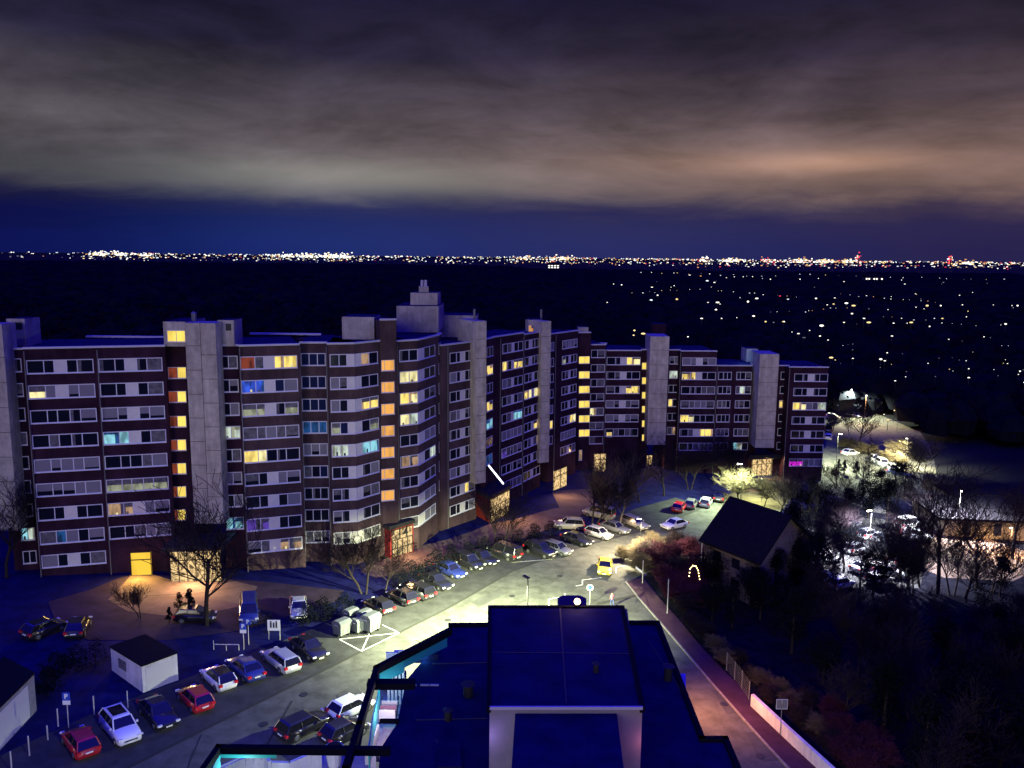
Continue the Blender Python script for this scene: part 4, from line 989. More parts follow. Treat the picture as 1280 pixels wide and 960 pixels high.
# ================================================================ WASTE BINS, SIGNS, POSTS
def bin_tmpl():
    o = empty('waste_container'); MB().hexa([(-.55,-.45,.2),(.55,-.45,.2),(.55,.45,.2),(-.55,.45,.2),(-.68,-.55,1.25),(.68,-.55,1.25),(.68,.55,1.25),(-.68,.55,1.25)],'bin_grey').build('body', o)
    MB().hexa([(-.7,-.58,1.26),(.7,-.58,1.26),(.7,.58,1.26),(-.7,.58,1.26),(-.66,-.3,1.46),(.66,-.3,1.46),(.66,.3,1.46),(-.66,.3,1.46)],'bin_grey').build('lid', o)
    for s in (-1,1):
        MB().box(s*.3-.02,s*.3+.02,-.53,-.49,.3,1.2,'metal_grey').build('rib', o)
        for t in (-.4,.4): MB().tube((s*.45-.04,t,.1),(s*.45+.04,t,.1),.1,.1,'rubber',10).build('wheel', o)
        MB().tube((s*.70,-.2,1.1),(s*.70,.2,1.1),.03,.03,'metal_pale').build('handle', o)
    return o
BN = bin_tmpl()
for i, (x, y, rz, sc_, lab) in enumerate(((427,794,.2,1.15,'grey wheeled waste container standing apart, left of the others'),(448,790,.15,1.05,'grey waste container in the middle behind the front one'),(463,789,.25,1.3,'large grey waste container at the corner of the crossed bay'),(438,778,.2,1.05,'grey waste container at the back of the bin group'),(455,780,.2,1.05,'grey waste container at the back right, next to the dark hatchback'))):
    o = BN if i == 0 else copy_tree(BN); p = gp(x, y); o.location = p; o.rotation_euler = (0, R(3), SUVH + math.pi/2 + rz); o.scale = (sc_,)*3; tag(o, lab, 'waste bin', 'waste containers by the street')
def parking_sign(pt, label, h=2.4, txt='P', both=True, s=1.0):
    o = empty('parking_sign', pt, label, 'sign'); MB().tube((0,0,0),(0,0,h),.035,.035,'metal_pale').build('pole', o)
    MB().box(-.3*s,.3*s,-.07,-.04,h-.62*s,h,'sign_blue').build('sign_plate', o)
    t = glyphs(txt, (0,-.075,h-.31*s), (R(90),0,0), .55*s, 'sign_white', o, 'letter')
    if both: MB().box(-.3*s,.3*s,-.07,-.04,h-1.0*s,h-.66*s,'sign_white').build('notice_plate', o)
    return o
parking_sign(gp(86,910), 'blue parking sign with a white plate beneath, near the left garage', 3.0)
parking_sign(gp(305,812), 'left of the two blue parking signs by the upper bays', 2.7)
parking_sign(gp(311,806), 'right of the two blue parking signs by the upper bays', 2.7, both=False)
p = gp(343, 800); o = empty('notice_board', p, 'white notice board with black figures on two posts', 'sign')
MB().box(-.62,.62,-.05,0,1.0,2.1,'sign_white').build('board', o)
for s in (-.55,.55): MB().tube((s,.03,0),(s,.03,2.0),.04,.04,'metal_pale').build('post', o)
for i, (u, hh_) in enumerate(((-.28,.55),(0,.42),(.26,.55))): MB().box(u-.08,u+.08,-.07,-.052,1.3,1.3+hh_,'sign_black').ball((u,-.06,1.38+hh_),.08,'sign_black',8,5,(1,.2,1)).build('pictogram', o)
for i, (x, y, h) in enumerate(((15,965,1.6),(37,945,1.6),(73,908,1.5),(118,893,1.6),(160,885,1.5),(60,925,1.2))):
    p = gp(x, y); o = MB().tube((0,0,0),(0,0,h),.05,.05,'metal_pale',8).build('bollard'); o.location = p; tag(o, 'thin pale post in the dark strip by the garages', 'post', 'pale posts in the dark strip at the left')
p = gp(283, 813); o = empty('guard_rail', p, 'low pale guard rail in the dark left of the parking signs', 'railing'); MB().tube((-1.2,0,.6),(1.2,0,.6),.04,.04,'metal_pale').build('rail', o)
for s in (-1.2, 0, 1.2): MB().tube((s,0,0),(s,0,1.0 if s < -1 else .6),.04,.04,'metal_pale').build('post', o)
# right side: signpost, lamp-less poles, wall, fence, cycle sign
p = gp(975, 920); o = empty('sign_post', p, 'square sign on a tall thin post before the bright wall, seen from behind', 'sign'); o.scale=(.78,.78,.95); MB().tube((0,0,0),(0,0,3.1),.04,.04,'metal_grey').build('pole', o)
MB().box(-.6,.6,.04,.07,2.6,3.5,'metal_grey').build('sign_plate', o)
for (a, c) in (((-.6,2.6),(.6,2.6)), ((-.6,3.5),(.6,3.5)), ((-.6,2.6),(-.6,3.5)), ((.6,2.6),(.6,3.5)), ((0,2.6),(0,3.5))): MB().tube((a[0],.02,a[1]),(c[0],.02,c[1]),.03,.03,'metal_pale').build('frame_bar', o)
o = MB().tube((0,0,0),(0,0,4.2),.06,.05,'metal_pale',8).build('pole'); o.location = gp(834,768); tag(o, 'bare upright pole at the edge of the purple pavement beside the bushes', 'pole')
o = empty('pole_sign', gp(803,730), 'thin pole with a small tilted white sign beside the end of the pavement', 'sign'); MB().tube((0,0,0),(0,0,3),.05,.05,'metal_pale').build('pole', o); MB().hexa([(-.9,-.05,2.0),(-.1,-.05,1.4),(-.1,0,1.4),(-.9,0,2.0),(-.9,-.05,2.3),(-.1,-.05,1.7),(-.1,0,1.7),(-.9,0,2.3)],'sign_white').build('sign_plate', o)
o = empty('round_sign', gp(737,756), 'small round pale sign on a thin pole just past the dark roof edge', 'sign'); MB().tube((0,0,0),(0,0,2.2),.03,.03,'metal_pale').build('pole', o); MB().tube((0,-.04,2.1),(0,-.07,2.1),.38,.38,'sign_white',16).build('sign_plate', o)
MB().tube((0,-.071,2.1),(0,-.08,2.1),.26,.26,'sign_blue',16).build('sign_centre', o)
# retaining wall
wl = [(938,884),(985,929),(1040,980),(1100,1035)]; P = [gp(x, y) for x, y in wl]; b = MB()
for i in range(len(P)-1):
    a, c = P[i], P[i+1]; e = (c - a).normalized(); s = Vector((-e.y, e.x, 0)) * -.3
    b.hexa([a - Vector((0,0,.5)), c - Vector((0,0,.5)), c - s - Vector((0,0,.5)), a - s - Vector((0,0,.5)), a + Vector((0,0,1.25)), c + Vector((0,0,1.25)), c - s + Vector((0,0,1.25)), a - s + Vector((0,0,1.25))], 'wall_paint')
o = b.build('retaining_wall'); tag(o, 'bright white retaining wall running down along the pavement at the lower right', 'wall')
fc = empty('mesh_fence', gp(925,855), 'wire mesh fence overgrown by twigs between the bushes and the white wall', 'fence')
fp = [gp(x, y) for x, y in ((908,838),(918,850),(927,862),(936,876))]
for a in fp: MB().tube(a, a + Vector((0,0,1.9)), .05, .05, 'metal_grey').build('post', fc, keep=True)
b = MB()
for a, c in zip(fp, fp[1:]):
    for k in range(7): b.tube(a + Vector((0,0,.2+k*.27)), c + Vector((0,0,.2+k*.27)), .012, .012, 'metal_grey', 3, False)
    for k in range(6): q = a + (c - a) * k / 6; b.tube(q, q + Vector((0,0,1.85)), .01, .01, 'metal_grey', 3, False)
b.build('wire_mesh', fc, keep=True)
# pedestrian
b = MB()
for o in list(C.objects):
    if o.parent is None and str(o.get('label', '')).startswith('white SUV with a dark sunroof'):
        MB().box(-.52,.52,-1.45,.0,1.655,1.672,'car_glass').build('sunroof', o)
        for s in (-1, 1): MB().tube((s*.62,-1.6,1.69),(s*.62,.2,1.69),.025,.025,'metal_pale').build('roof_rail', o)
def person(pt, heading, label):
    V = [(0,0,.95),(0,0,1.2),(0,0,1.42),(0,0,1.52),(0,.01,1.62),(0,.01,1.72),(-.11,0,.88),(-.13,.10,.5),(-.13,.05,.08),(-.13,.17,.03),(.11,0,.88),(.13,-.05,.5),(.13,-.16,.1),(.13,-.05,.03),
         (-.19,0,1.40),(-.27,.02,1.12),(-.26,.12,.88),(.19,0,1.40),(.27,-.02,1.12),(.26,.08,.88)]
    E = [(0,1),(1,2),(2,3),(3,4),(4,5),(0,6),(6,7),(7,8),(8,9),(0,10),(10,11),(11,12),(12,13),(2,14),(14,15),(15,16),(2,17),(17,18),(18,19)]
    rr = [.15,.15,.16,.06,.10,.07,.09,.065,.045,.04,.09,.065,.045,.04,.06,.05,.04,.06,.05,.04]
    me = bpy.data.meshes.new('person'); me.from_pydata(V, E, []); o = bpy.data.objects.new('person', me); C.objects.link(o)
    md = o.modifiers.new('s', 'SKIN'); me.skin_vertices.new() if not me.skin_vertices else None
    for i, r_ in enumerate(rr): me.skin_vertices[0].data[i].radius = (r_, r_ * .85)
    me.skin_vertices[0].data[0].use_root = True
    sb = o.modifiers.new('d', 'SUBSURF'); sb.levels = sb.render_levels = 1
    dg = bpy.context.evaluated_depsgraph_get(); m2 = bpy.data.meshes.new_from_object(o.evaluated_get(dg)); o.modifiers.clear(); o.data = m2
    for q in ('cloth_blue', 'cloth_pink', 'skin'): m2.materials.append(MATS[q])
    for f in m2.polygons:
        z = f.center.z; f.material_index = 2 if z > 1.5 or (z < .95 and abs(f.center.x) > .2) else (1 if z > .92 else 0)
    o.location = pt; o.rotation_euler = (0, 0, heading - R(90)); tag(o, label, 'person')
    MB().ball((0,-.015,1.70), .115, 'hair', 10, 6, (1,1,.8)).build('hair', o, smooth=True)
    return o
person(gp(765,758), R(120), 'person in a pinkish top and blue trousers walking past the dark roof')
# ================================================================ TREES
def grow(seed, h, trunk_r, spread=.5, levels=5, kids=3, bare_h=.28, twig='twig', bark='bark', lean=(0, 0), up=.35, tw=.022, stems=1, minr=.018):
    rn = random.Random(seed); tb = MB(); cb = MB()
    def branch(p, d, L_, r, lev):
        n = 3 if lev <= 1 else 2; q = p
        for i in range(n):
            d = (d + Vector((rn.uniform(-1,1), rn.uniform(-1,1), rn.uniform(-.4,1) * up)) * .22).normalized()
            e = q + d * L_ / n; r2 = r * (1 - .32 / n * (i + 1)) if lev else r * .88
            (tb if lev == 0 else cb).tube(q, e, r, max(r2, minr), bark if lev <= 1 else twig, 7 if lev == 0 else (4 if lev == 1 else 3), False); q, r = e, max(r2, minr)
            if lev < levels and (lev > 0 or i > 0):
                for k in range(kids if lev > 1 else kids + 1):
                    ax = Vector((rn.uniform(-1,1), rn.uniform(-1,1), rn.uniform(-.2,.9) * (up + .3))).normalized()
                    nd = (d * (1 - spread) + ax * spread).normalized()
                    branch(q - d * L_ / n * rn.uniform(0, .6), nd, L_ * rn.uniform(.50, .78), r * rn.uniform(.42, .62), lev + 1)
    for s in range(stems):
        a = rn.uniform(0, 6.28); o = Vector((math.cos(a), math.sin(a), 0)) * (.25 if stems > 1 else 0)
        branch(o - Vector((0,0,.3)), Vector((lean[0] + o.x * .5, lean[1] + o.y * .5, 1)).normalized(), h * .5, trunk_r, 0)
    return tb, cb
def tree_tmpl(name='bare_tree', **k):
    tb, cb = grow(**k); o = empty(name); tb.build('trunk', o); cb.build('crown', o); return o
def leafy(seed, h, rw, n=2600, m='leaf_dark', trunk=.25, cone=False, leaf=.28):
    rn = random.Random(seed); o = empty('dense_tree'); MB().tube((0,0,-.3),(0,0,h*.75),trunk,trunk*.4,'bark',7).build('trunk', o); b = MB(); k = b.m(m); k2 = b.m('leaf')
    lobes = []
    for i in range(16 if not cone else 26):
        t = rn.random(); zz = h * (.28 + .68 * t); rr = rw * ((1 - t) * .95 + .05 if cone else math.sin(math.pi * min(1, .18 + .8 * t)) ) * rn.uniform(.3, .85); a = rn.uniform(0, 6.28)
        lobes.append((Vector((rr*math.cos(a), rr*math.sin(a), zz)), rw * rn.uniform(.28, .48) * (.6 if cone else 1)))
    for i in range(n):
        c, r = rn.choice(lobes); d = Vector((rn.gauss(0,1), rn.gauss(0,1), rn.gauss(0,1))).normalized(); p = c + d * r * rn.uniform(.6, 1.08)
        u = Vector((rn.uniform(-1,1), rn.uniform(-1,1), rn.uniform(-1,1))).normalized(); v = u.orthogonal().normalized(); s = leaf * rn.uniform(.5, 1.3); j = len(b.v)
        b.v += [tuple(p - u*s*.5), tuple(p + v*s*.5), tuple(p + u*s*.6), tuple(p - v*s*.5)]; b.f.append((j, j+1, j+2, j+3)); b.mi.append(k if rn.random() < .8 else k2)
    b.build('crown', o); return o
USED = set()
def put(tm, pt, label, cat, sc=1.0, rz=None, group=None, rot=None):
    o = tm if tm.name not in USED else copy_tree(tm)
    USED.add(tm.name); o.location = pt; o.rotation_euler = rot or (0, 0, rnd.uniform(0, 6.28) if rz is None else rz); o.scale = (sc,) * 3; tag(o, label, cat, group); return o
TA = tree_tmpl(seed=3, h=10, trunk_r=.16, spread=.52, levels=4, kids=2, up=.5)
TB = tree_tmpl(seed=11, h=10, trunk_r=.14, spread=.45, levels=4, kids=2, up=.6, stems=2)
TC = tree_tmpl(seed=23, h=10, trunk_r=.17, spread=.55, levels=4, kids=2, up=.45)
TP = tree_tmpl(seed=31, h=10, trunk_r=.13, spread=.4, levels=4, kids=2, up=.8, bark='bark_pale', twig='twig_pale')
TY = tree_tmpl(seed=8, h=7, trunk_r=.12, spread=.65, levels=4, kids=3, up=.25, twig='twig_pale')
put(TA, gp(258,782), 'tall bare tree with dark trunk before the lit foyer of the left block', 'tree', 1.55, .4)
put(TB, gp(175,772), 'small bare shrub like tree on the path before the golden opening', 'tree', .42)
put(TA, gp(8,722), 'bare tree before the concrete tower at the left edge', 'tree', 1.2, 2.0)
put(TB, gp(455,742), 'slender bare tree left of the number 14 entrance', 'tree', .95)
put(TC, gp(480,745), 'forked dark tree right in front of the number 14 entrance', 'tree', .62)
put(TB, gp(623,690), 'bare tree with twin stems before the red walled entrance box', 'tree', .85)
put(TP, gp(760,662), 'left one of the two pale trunks beyond the street', 'tree', 1.0)
put(TP, gp(775,660), 'right one of the two pale trunks beyond the street', 'tree', 1.05)
put(TB, gp(741,662), 'thin bare tree left of the two pale trunks', 'tree', 1.0)
put(TC, gp(745,640), 'bare tree before the lit doorway of the far wing', 'tree', .9)
for i, (x, y, s) in enumerate(((800,628,.9),(830,620,1.0),(862,612,.95),(893,606,.9),(780,618,.95),(915,600,.8))):
    put((TC, TA, TB)[i % 3], gp(x, y), 'dark bare tree before the far wing', 'tree', s, group='dark bare trees before the far wing')
put(TY, gp(925,632), 'bare tree glowing yellow in lamp light directly behind the house roof', 'tree', 1.0)
put(TY, gp(955,634), 'yellow lit low tree right of the roof ridge of the house', 'tree', .8)
put(TC, gp(972,655), 'bare spreading tree in front of the lit road behind the house', 'tree', 1.0)
put(TC, gp(1080,622), 'bare tree standing black against the pale green far road', 'tree', 1.0, 1.0)
put(TP, gp(1062,552), 'thin pale trunk by the golden hedge in the far lot', 'tree', .9)
put(TA, gp(1073,560), 'dark trunk right of the thin pale one in the far lot', 'tree', 1.2)
put(TY, gp(1145,592), 'yellowish lit tree above the right end of the diagonal car row', 'tree', 1.2)
put(TY, gp(1122,575), 'smaller yellowish tree left of the big one on the right lot', 'tree', .8)
put(TY, gp(1160,625), 'golden bush like tree at the lower right end of the diagonal car row', 'tree', .8)
put(TY, gp(1040,540), 'green lit tree at the back corner of the far lot', 'tree', .8)
put(TA, gp(1172,742), 'tallest bare tree on the right with a thick forked trunk', 'tree', 1.75, 2.6)
put(TA, gp(1220,735), 'tall bare tree right of the thickest one, before the white glow', 'tree', 1.3, 5)
put(TC, gp(1265,700), 'bare tree with wide limbs at the right edge before the pale house', 'tree', 1.45, .3)
for i, (x, y, s) in enumerate(((1190,745,.9),(1205,748,.8),(1240,740,.9),(1150,735,.9),(1130,735,.8))):
    put((TB, TC)[i % 2], gp(x, y), 'thin dark tree by the lit yard', 'tree', s, group='thin trees at the lit yard')
# dark trees hiding the lot
DA = leafy(5, 9, 3.0, n=4200, leaf=.2); DB = leafy(6, 8, 2.6, n=4200, cone=True, leaf=.22); DC = leafy(9, 10, 3.6, n=4800, leaf=.22)
for i, (x, y, s) in enumerate(((1000,665,.75),(1035,668,.8),(1058,662,.75),(1085,648,.75),(1108,652,.8),(1012,640,.6),(990,690,.8),(1068,690,.45),(1100,700,.45))):
    put((DA, DC)[i % 2], gp(x, y), 'dark evergreen by the car lot right of the house', 'tree', s, group='dark evergreens around the hidden lot')
for i, (x, y, s) in enumerate(((1005,700,.8),(1030,725,.9),(1055,715,.9),(1075,735,.8),(1100,735,.9),(1125,725,.9),(1020,745,.9),(1140,745,.8),(1060,680,.8),(1120,690,.8),(990,640,.7),(1020,650,.7),(1145,650,.8),(1045,610,.55),(1055,632,.7),(1010,620,.5))):
    put((TC, TB, TA)[i % 3], gp(x, y), 'dark tree with tangled twigs before the hidden lot', 'tree', s, group='tangled bare trees at the hidden lot')
for i, (x, y, s) in enumerate(((1048,590,.33),(1055,593,.36),(1070,596,.4),(1118,617,.7),(1130,622,.75),(1100,622,.6))):
    put(DB if i < 3 else DA, gp(x, y), 'small dark conifer at the near edge of the pale road' if i < 3 else 'dark rounded evergreen at the lower edge of the pale road', 'tree', s, group='dark conifers beside the wing' if i < 3 else 'rounded evergreens below the pale road')
# the wood at the lower right
k = 0
for r_ in range(9):
    for c_ in range(9):
        y = 745 + r_ * 38; x = 885 + c_ * 52 + rnd.uniform(-16, 16) + (r_ % 2) * 24; y += rnd.uniform(-9, 9)
        lim = 912 + max(0, (y - 790)) * 1.0 + 22
        if x < lim or x > 1400: continue
        put((DA, TC, DC, TB, TA)[k % 5], gp(x, y), 'dark tree crown in the unlit wood at the lower right', 'tree', rnd.uniform(.55, .85), group='trees of the unlit wood at the lower right'); k += 1
for i, (x, y, s) in enumerate(((885,735,.55),(900,750,.6),(925,745,.6),(958,742,.6),(890,775,.5),(975,720,.75),(1000,720,.7),(915,785,.55),(950,775,.6),(990,740,.8),(1008,748,.85),(968,752,.75),(940,760,.6),(1020,735,.8))):
    put((DC, DA)[i % 2], gp(x, y), 'dark tree hiding the wall of the gabled house', 'tree', s, group='trees hiding the wall of the gabled house')
# conifers and shrubs at the left
for x, y, s, lab in ((225,768,.3,'small pointed conifer left of the foyer tree'), (238,770,.36,'middle pointed conifer below the foyer'), (212,778,.2,'lowest round conifer left of the pointed ones')):
    put(DB, gp(x, y), lab, 'tree', s)
SR = tree_tmpl('bare_shrub', seed=41, h=3.6, trunk_r=.05, spread=.7, levels=4, kids=3, up=.3, twig='twig_red', minr=.012, stems=2)
SP = tree_tmpl('bare_shrub', seed=43, h=3.4, trunk_r=.05, spread=.75, levels=4, kids=3, up=.2, twig='twig_pale', minr=.012, stems=2)
SD = tree_tmpl('bare_shrub', seed=47, h=3.4, trunk_r=.05, spread=.7, levels=4, kids=3, up=.3, twig='twig', minr=.012, stems=2)
sh = [(800,716,1.3,1),(812,706,1.4,2),(822,716,1.5,0),(836,712,1.6,0),(830,735,1.3,0),(848,728,1.5,2),(845,752,1.3,0),(862,745,1.4,0),(858,770,1.2,2),(872,765,1.4,0),(868,790,1.0,2),(880,800,.9,2),(895,815,.8,1),(905,830,.8,1),(922,832,.8,2),(845,690,1.3,2),(862,700,1.4,0),(875,715,1.4,0),(818,690,1.2,1),(795,695,1.1,1),(780,702,.9,1),(868,730,1.4,0)]
for i, (x, y, s, c_) in enumerate(sh):
    s *= .78
    lab = ('reddish bare shrub in the thicket left of the house', 'pale bare shrub at the lit edge of the thicket', 'brown bare shrub in the thicket beside the pavement')[c_]
    put((SR, SP, SD)[c_], gp(x, y), lab, 'shrub', s, group=('reddish shrubs of the thicket', 'pale shrubs at the pavement', 'brown shrubs of the thicket')[c_])
for i, (x, y, s, c_) in enumerate(((935,850,.9,2),(950,858,1,1),(962,880,1,2),(985,885,1,1),(1000,905,1,2),(1022,920,1,1),(1038,935,1,2),(1050,925,.9,0),(1060,955,.9,0),(975,868,1,1),(1080,975,.9,0),(1045,900,.8,0),(1100,960,.9,0),(1010,885,1.1,2),(1085,940,.9,0))):
    s *= .62 if c_ else .9
    put((SR, SP, SD)[c_], gp(x, y), ('reddish shrub above the white retaining wall', 'pale twiggy shrub above the white retaining wall', 'brown twiggy shrub above the white retaining wall')[c_], 'shrub', s, group=('reddish shrubs above the wall', 'pale shrubs above the wall', 'brown shrubs above the wall')[c_])
HG = leafy(12, 2.2, 1.5, n=1500, leaf=.11, trunk=.05)
for i, (x, y, s) in enumerate(((500,735,1),(515,728,1.1),(530,724,1),(546,716,1.2),(565,706,1.1),(585,700,1),(605,694,1),(626,690,1),(648,684,1),(668,678,1.1),(688,672,1),(430,768,1),(405,775,1),(385,782,1),(335,790,.8),(120,830,1),(95,840,1),(70,850,1),(60,870,1),(660,690,.8))):
    put(HG, gp(x, y), 'round dark bush behind the parked cars', 'bush', s, group='round bushes behind the parked cars')
for i, (x, y, s) in enumerate(((1056,562,1.2),(1066,565,1.2),(1076,568,1.2),(1086,570,1.1),(1110,580,1.2),(1122,583,1.2))):
    put(SP, gp(x, y), 'golden lit shrub along the far road', 'shrub', s * .9, group='golden shrubs along the far road')
# ================================================================ HOUSES
mat('render_wall', (.13,.105,.095), .9, noise=.3, nscale=1)
def gable_house(R1, R2, E1, label, wallm='wall_paint', depth_other=None, thick=.25, cat='house'):
    """ridge R1-R2, eave corner E1 below R1"""
    o = empty('house', (E1.x, E1.y, g(E1.x)), label, cat)
    off = E1 - R1; E2 = R2 + off; oth = Vector((-off.x, -off.y, off.z)); F1, F2 = R1 + oth, R2 + oth
    b = MB(); n1 = Vector((0, 0, thick))
    ins = (R2 - R1).normalized() * .6
    def slab(a, c, d, e): b.hexa([a, c, d, e, a + n1, c + n1, d + n1, e + n1], 'roof_tile')
    slab(E1, E2, R2, R1); slab(R1, R2, F2, F1); b.build('roof', o, keep=True)
    w_ = MB(); zb = min(g(E1.x), g(F2.x)) - 1.5
    def low(p): return Vector((p.x, p.y, zb))
    sh_ = .9; a1 = R1 + off * sh_ + ins; a2 = R2 + off * sh_ - ins; b1 = R1 + oth * sh_ + ins; b2 = R2 + oth * sh_ - ins; r1 = R1 + ins; r2 = R2 - ins
    for q in ((low(a1), low(a2), a2, a1), (low(b2), low(b1), b1, b2)): w_.poly(q, wallm)
    w_.poly((low(b1), low(a1), a1, r1, b1), wallm); w_.poly((low(a2), low(b2), b2, r2, a2), wallm)
    w_.build('wall', o, keep=True); return o, a1, a2, zb
zr = g(28) + 10; ze = g(23) + 5.2
R1 = hp(912,622,zr); R2 = hp(990,647,zr); E1 = hp(873,677,ze)
hs, a1, a2, zb = gable_house(R1, R2, E1, wallm='render_wall', label='house with a big black gabled roof among trees, string of lights on its balcony')
e = (a2 - a1).normalized(); nn = Vector((e.y, -e.x, 0)).normalized()
if nn.y > 0: nn = -nn
for u in (1.5, 4.5, 7.5):
    for zz in (1.0, 3.6):
        p = a1 + e * u + nn * .03; q = p + e * 1.2
        f = MB().hexa([(p.x,p.y,g(p.x)+zz),(q.x,q.y,g(p.x)+zz),(q.x-nn.x*.06,q.y-nn.y*.06,g(p.x)+zz),(p.x-nn.x*.06,p.y-nn.y*.06,g(p.x)+zz),(p.x,p.y,g(p.x)+zz+1.2),(q.x,q.y,g(p.x)+zz+1.2),(q.x-nn.x*.06,q.y-nn.y*.06,g(p.x)+zz+1.2),(p.x-nn.x*.06,p.y-nn.y*.06,g(p.x)+zz+1.2)], 'glass_dark').build('window', hs, keep=True)
p = E1 + Vector((.4, -.3, 0)); MB().tube(p, (p.x, p.y, g(p.x)), .07, .07, 'metal_pale').build('downpipe', hs, keep=True)
light('POINT', 'house_lamp', gp(925,738) + Vector((0, -1.5, 3.6)), 1800, (1,.66,.36), .2)
# glowing arch of lights in the garden
bp_ = zp(867, 729, 98); o = empty('light_arch', bp_, 'arch shaped string of warm lights in the reddish shrubs left of the house', 'decoration'); o.scale = (.62, .62, .72)
b = MB(); pts = [(-.9,0,1.2),(-.8,0,2.4),(-.3,0,3.0),(.3,0,2.9),(.75,0,2.2),(1.0,0,1.2),(1.25,0,.2)]
for a, c in zip(pts, pts[1:]):
    b.tube(a, c, .025, .025, 'metal_dark', 4)
b.build('wire', o)
for i in range(len(pts) - 1):
    for t in (0, .5):
        q = Vector(pts[i]).lerp(Vector(pts[i+1]), t); MB().ball(q, .085, 'head_lamp_warm', 6, 4).build('bulb', o)
light('POINT', 'arch_light', bp_ + Vector((0, -1.0, 2.2)), 40, (1,.5,.25), .3)
light('POINT', 'arch_light', bp_ + Vector((-1.5, 0, 5.2)), 60, (.7,.3,1), .3)
for dx in (-.3, .4, .9): pass
# pale house at the right edge
P1 = gp(1225,672); o = empty('house', P1, 'pale low house at the right edge behind the wide limbed tree', 'house')
bx, by, bz = P1
MB().prism([(bx-6,by),(bx+26,by-3),(bx+27,by+9),(bx-5,by+12)], bz-2, bz+3.0, 'render_wall', 'roof_tile').build('wall', o, keep=True)
MB().prism([(bx-7,by-.8),(bx+27,by-4),(bx+28,by+10),(bx-6,by+13)], bz+3.01, bz+3.4, 'roof_tile').build('roof', o, keep=True)
for k in range(6):
    x = bx - 3 + k * 4.6; y = by - .06 - (x - bx + 6) * 3 / 32 ; MB().box(x, x+1.8, y-.05, y+.05, bz+.6, bz+2.6, 'lit_peach' if k == 2 else 'glass_dark').build('window', o, keep=True)
# white walled hut beyond the yard
P1 = gp(1190,640); bx, by, bz = P1; o = empty('house', P1, 'white walled hut lit by the bright lamp behind the tallest bare tree', 'house')
MB().prism([(bx,by),(bx+12,by),(bx+12,by+6),(bx,by+6)], bz-2, bz+3, 'render_wall', 'roof_tile').build('wall', o, keep=True); MB().box(bx-.5,bx+12.5,by-.6,by+6.5,bz+3.01,bz+3.3,'roof_tile').build('roof', o, keep=True)
for k in range(3): MB().box(bx+1.5+k*3.4,bx+3+k*3.4,by-.05,by+.05,bz+1,bz+2.2,'glass_dark').build('window', o, keep=True)
# ================================================================ FAR COUNTRY
# wooded plain: a bumpy canopy of crowns, one mass
def canopy():
    rn = random.Random(77); b = MB(); k = b.m('far_canopy')
    import bisect
    def tree_at(x, y, r, h, z0):
        i = len(b.v); n = 6; a0 = rn.uniform(0, 6)
        b.v.append((x, y, z0 + h))
        for (rr, zz) in ((.55, .88), (1.0, .55), (.8, .2)):
            for j in range(n):
                a = a0 + j * 2 * math.pi / n; q = rr * r * rn.uniform(.75, 1.2); b.v.append((x + q*math.cos(a), y + q*math.sin(a), z0 + h * zz * rn.uniform(.9, 1.1)))
        for j in range(n):
            q = (j+1) % n; b.f.append((i, i+1+j, i+1+q)); b.mi.append(k)
            for l in range(2): b.f.append((i+1+l*n+j, i+1+(l+1)*n+j, i+1+(l+1)*n+q, i+1+l*n+q)); b.mi.append(k)
        if y < 420:
            for _ in range(46):
                a = rn.uniform(0, 6.28); zz = rn.uniform(.35, 1.05); q = r * math.sqrt(max(.02, 1 - max(0, zz - .45) ** 2 / .4)) * rn.uniform(.8, 1.15); c = Vector((x + q*math.cos(a), y + q*math.sin(a), z0 + h*zz*rn.uniform(.9, 1.12)))
                u = Vector((rn.uniform(-1,1), rn.uniform(-1,1), rn.uniform(-1,1))).normalized(); v = u.orthogonal(); s = rn.uniform(.25, .7); j = len(b.v)
                b.v += [tuple(c - u*s), tuple(c + v*s*.6), tuple(c + u*s), tuple(c - v*s*.6)]; b.f.append((j, j+1, j+2, j+3)); b.mi.append(k)
    y = 178.0
    while y < 2600:
        st = 3.6 + y * .016; x = -y * .95 - 30
        while x < y * .95 + 60:
            xx, yy = x + rn.uniform(-st, st) * .45, y + rn.uniform(-st, st) * .45
            if not (yy < 232 and 55 < xx < 105) and not (yy < 195 and xx > -20):
                tree_at(xx, yy, st * .72, rn.uniform(7, 12) if y < 700 else rn.uniform(8, 13), g(xx))
            x += st
        y += st * .95
    return b
mat('far_canopy', (.006,.007,.012), 1, noise=.5, nscale=.05)
MATS['far_canopy'].node_tree.nodes['Principled BSDF'].inputs['Specular IOR Level'].default_value = .0
tag(canopy().build('distant_forest'), 'unlit forest stretching from behind the apartment blocks to the horizon', kind='stuff')
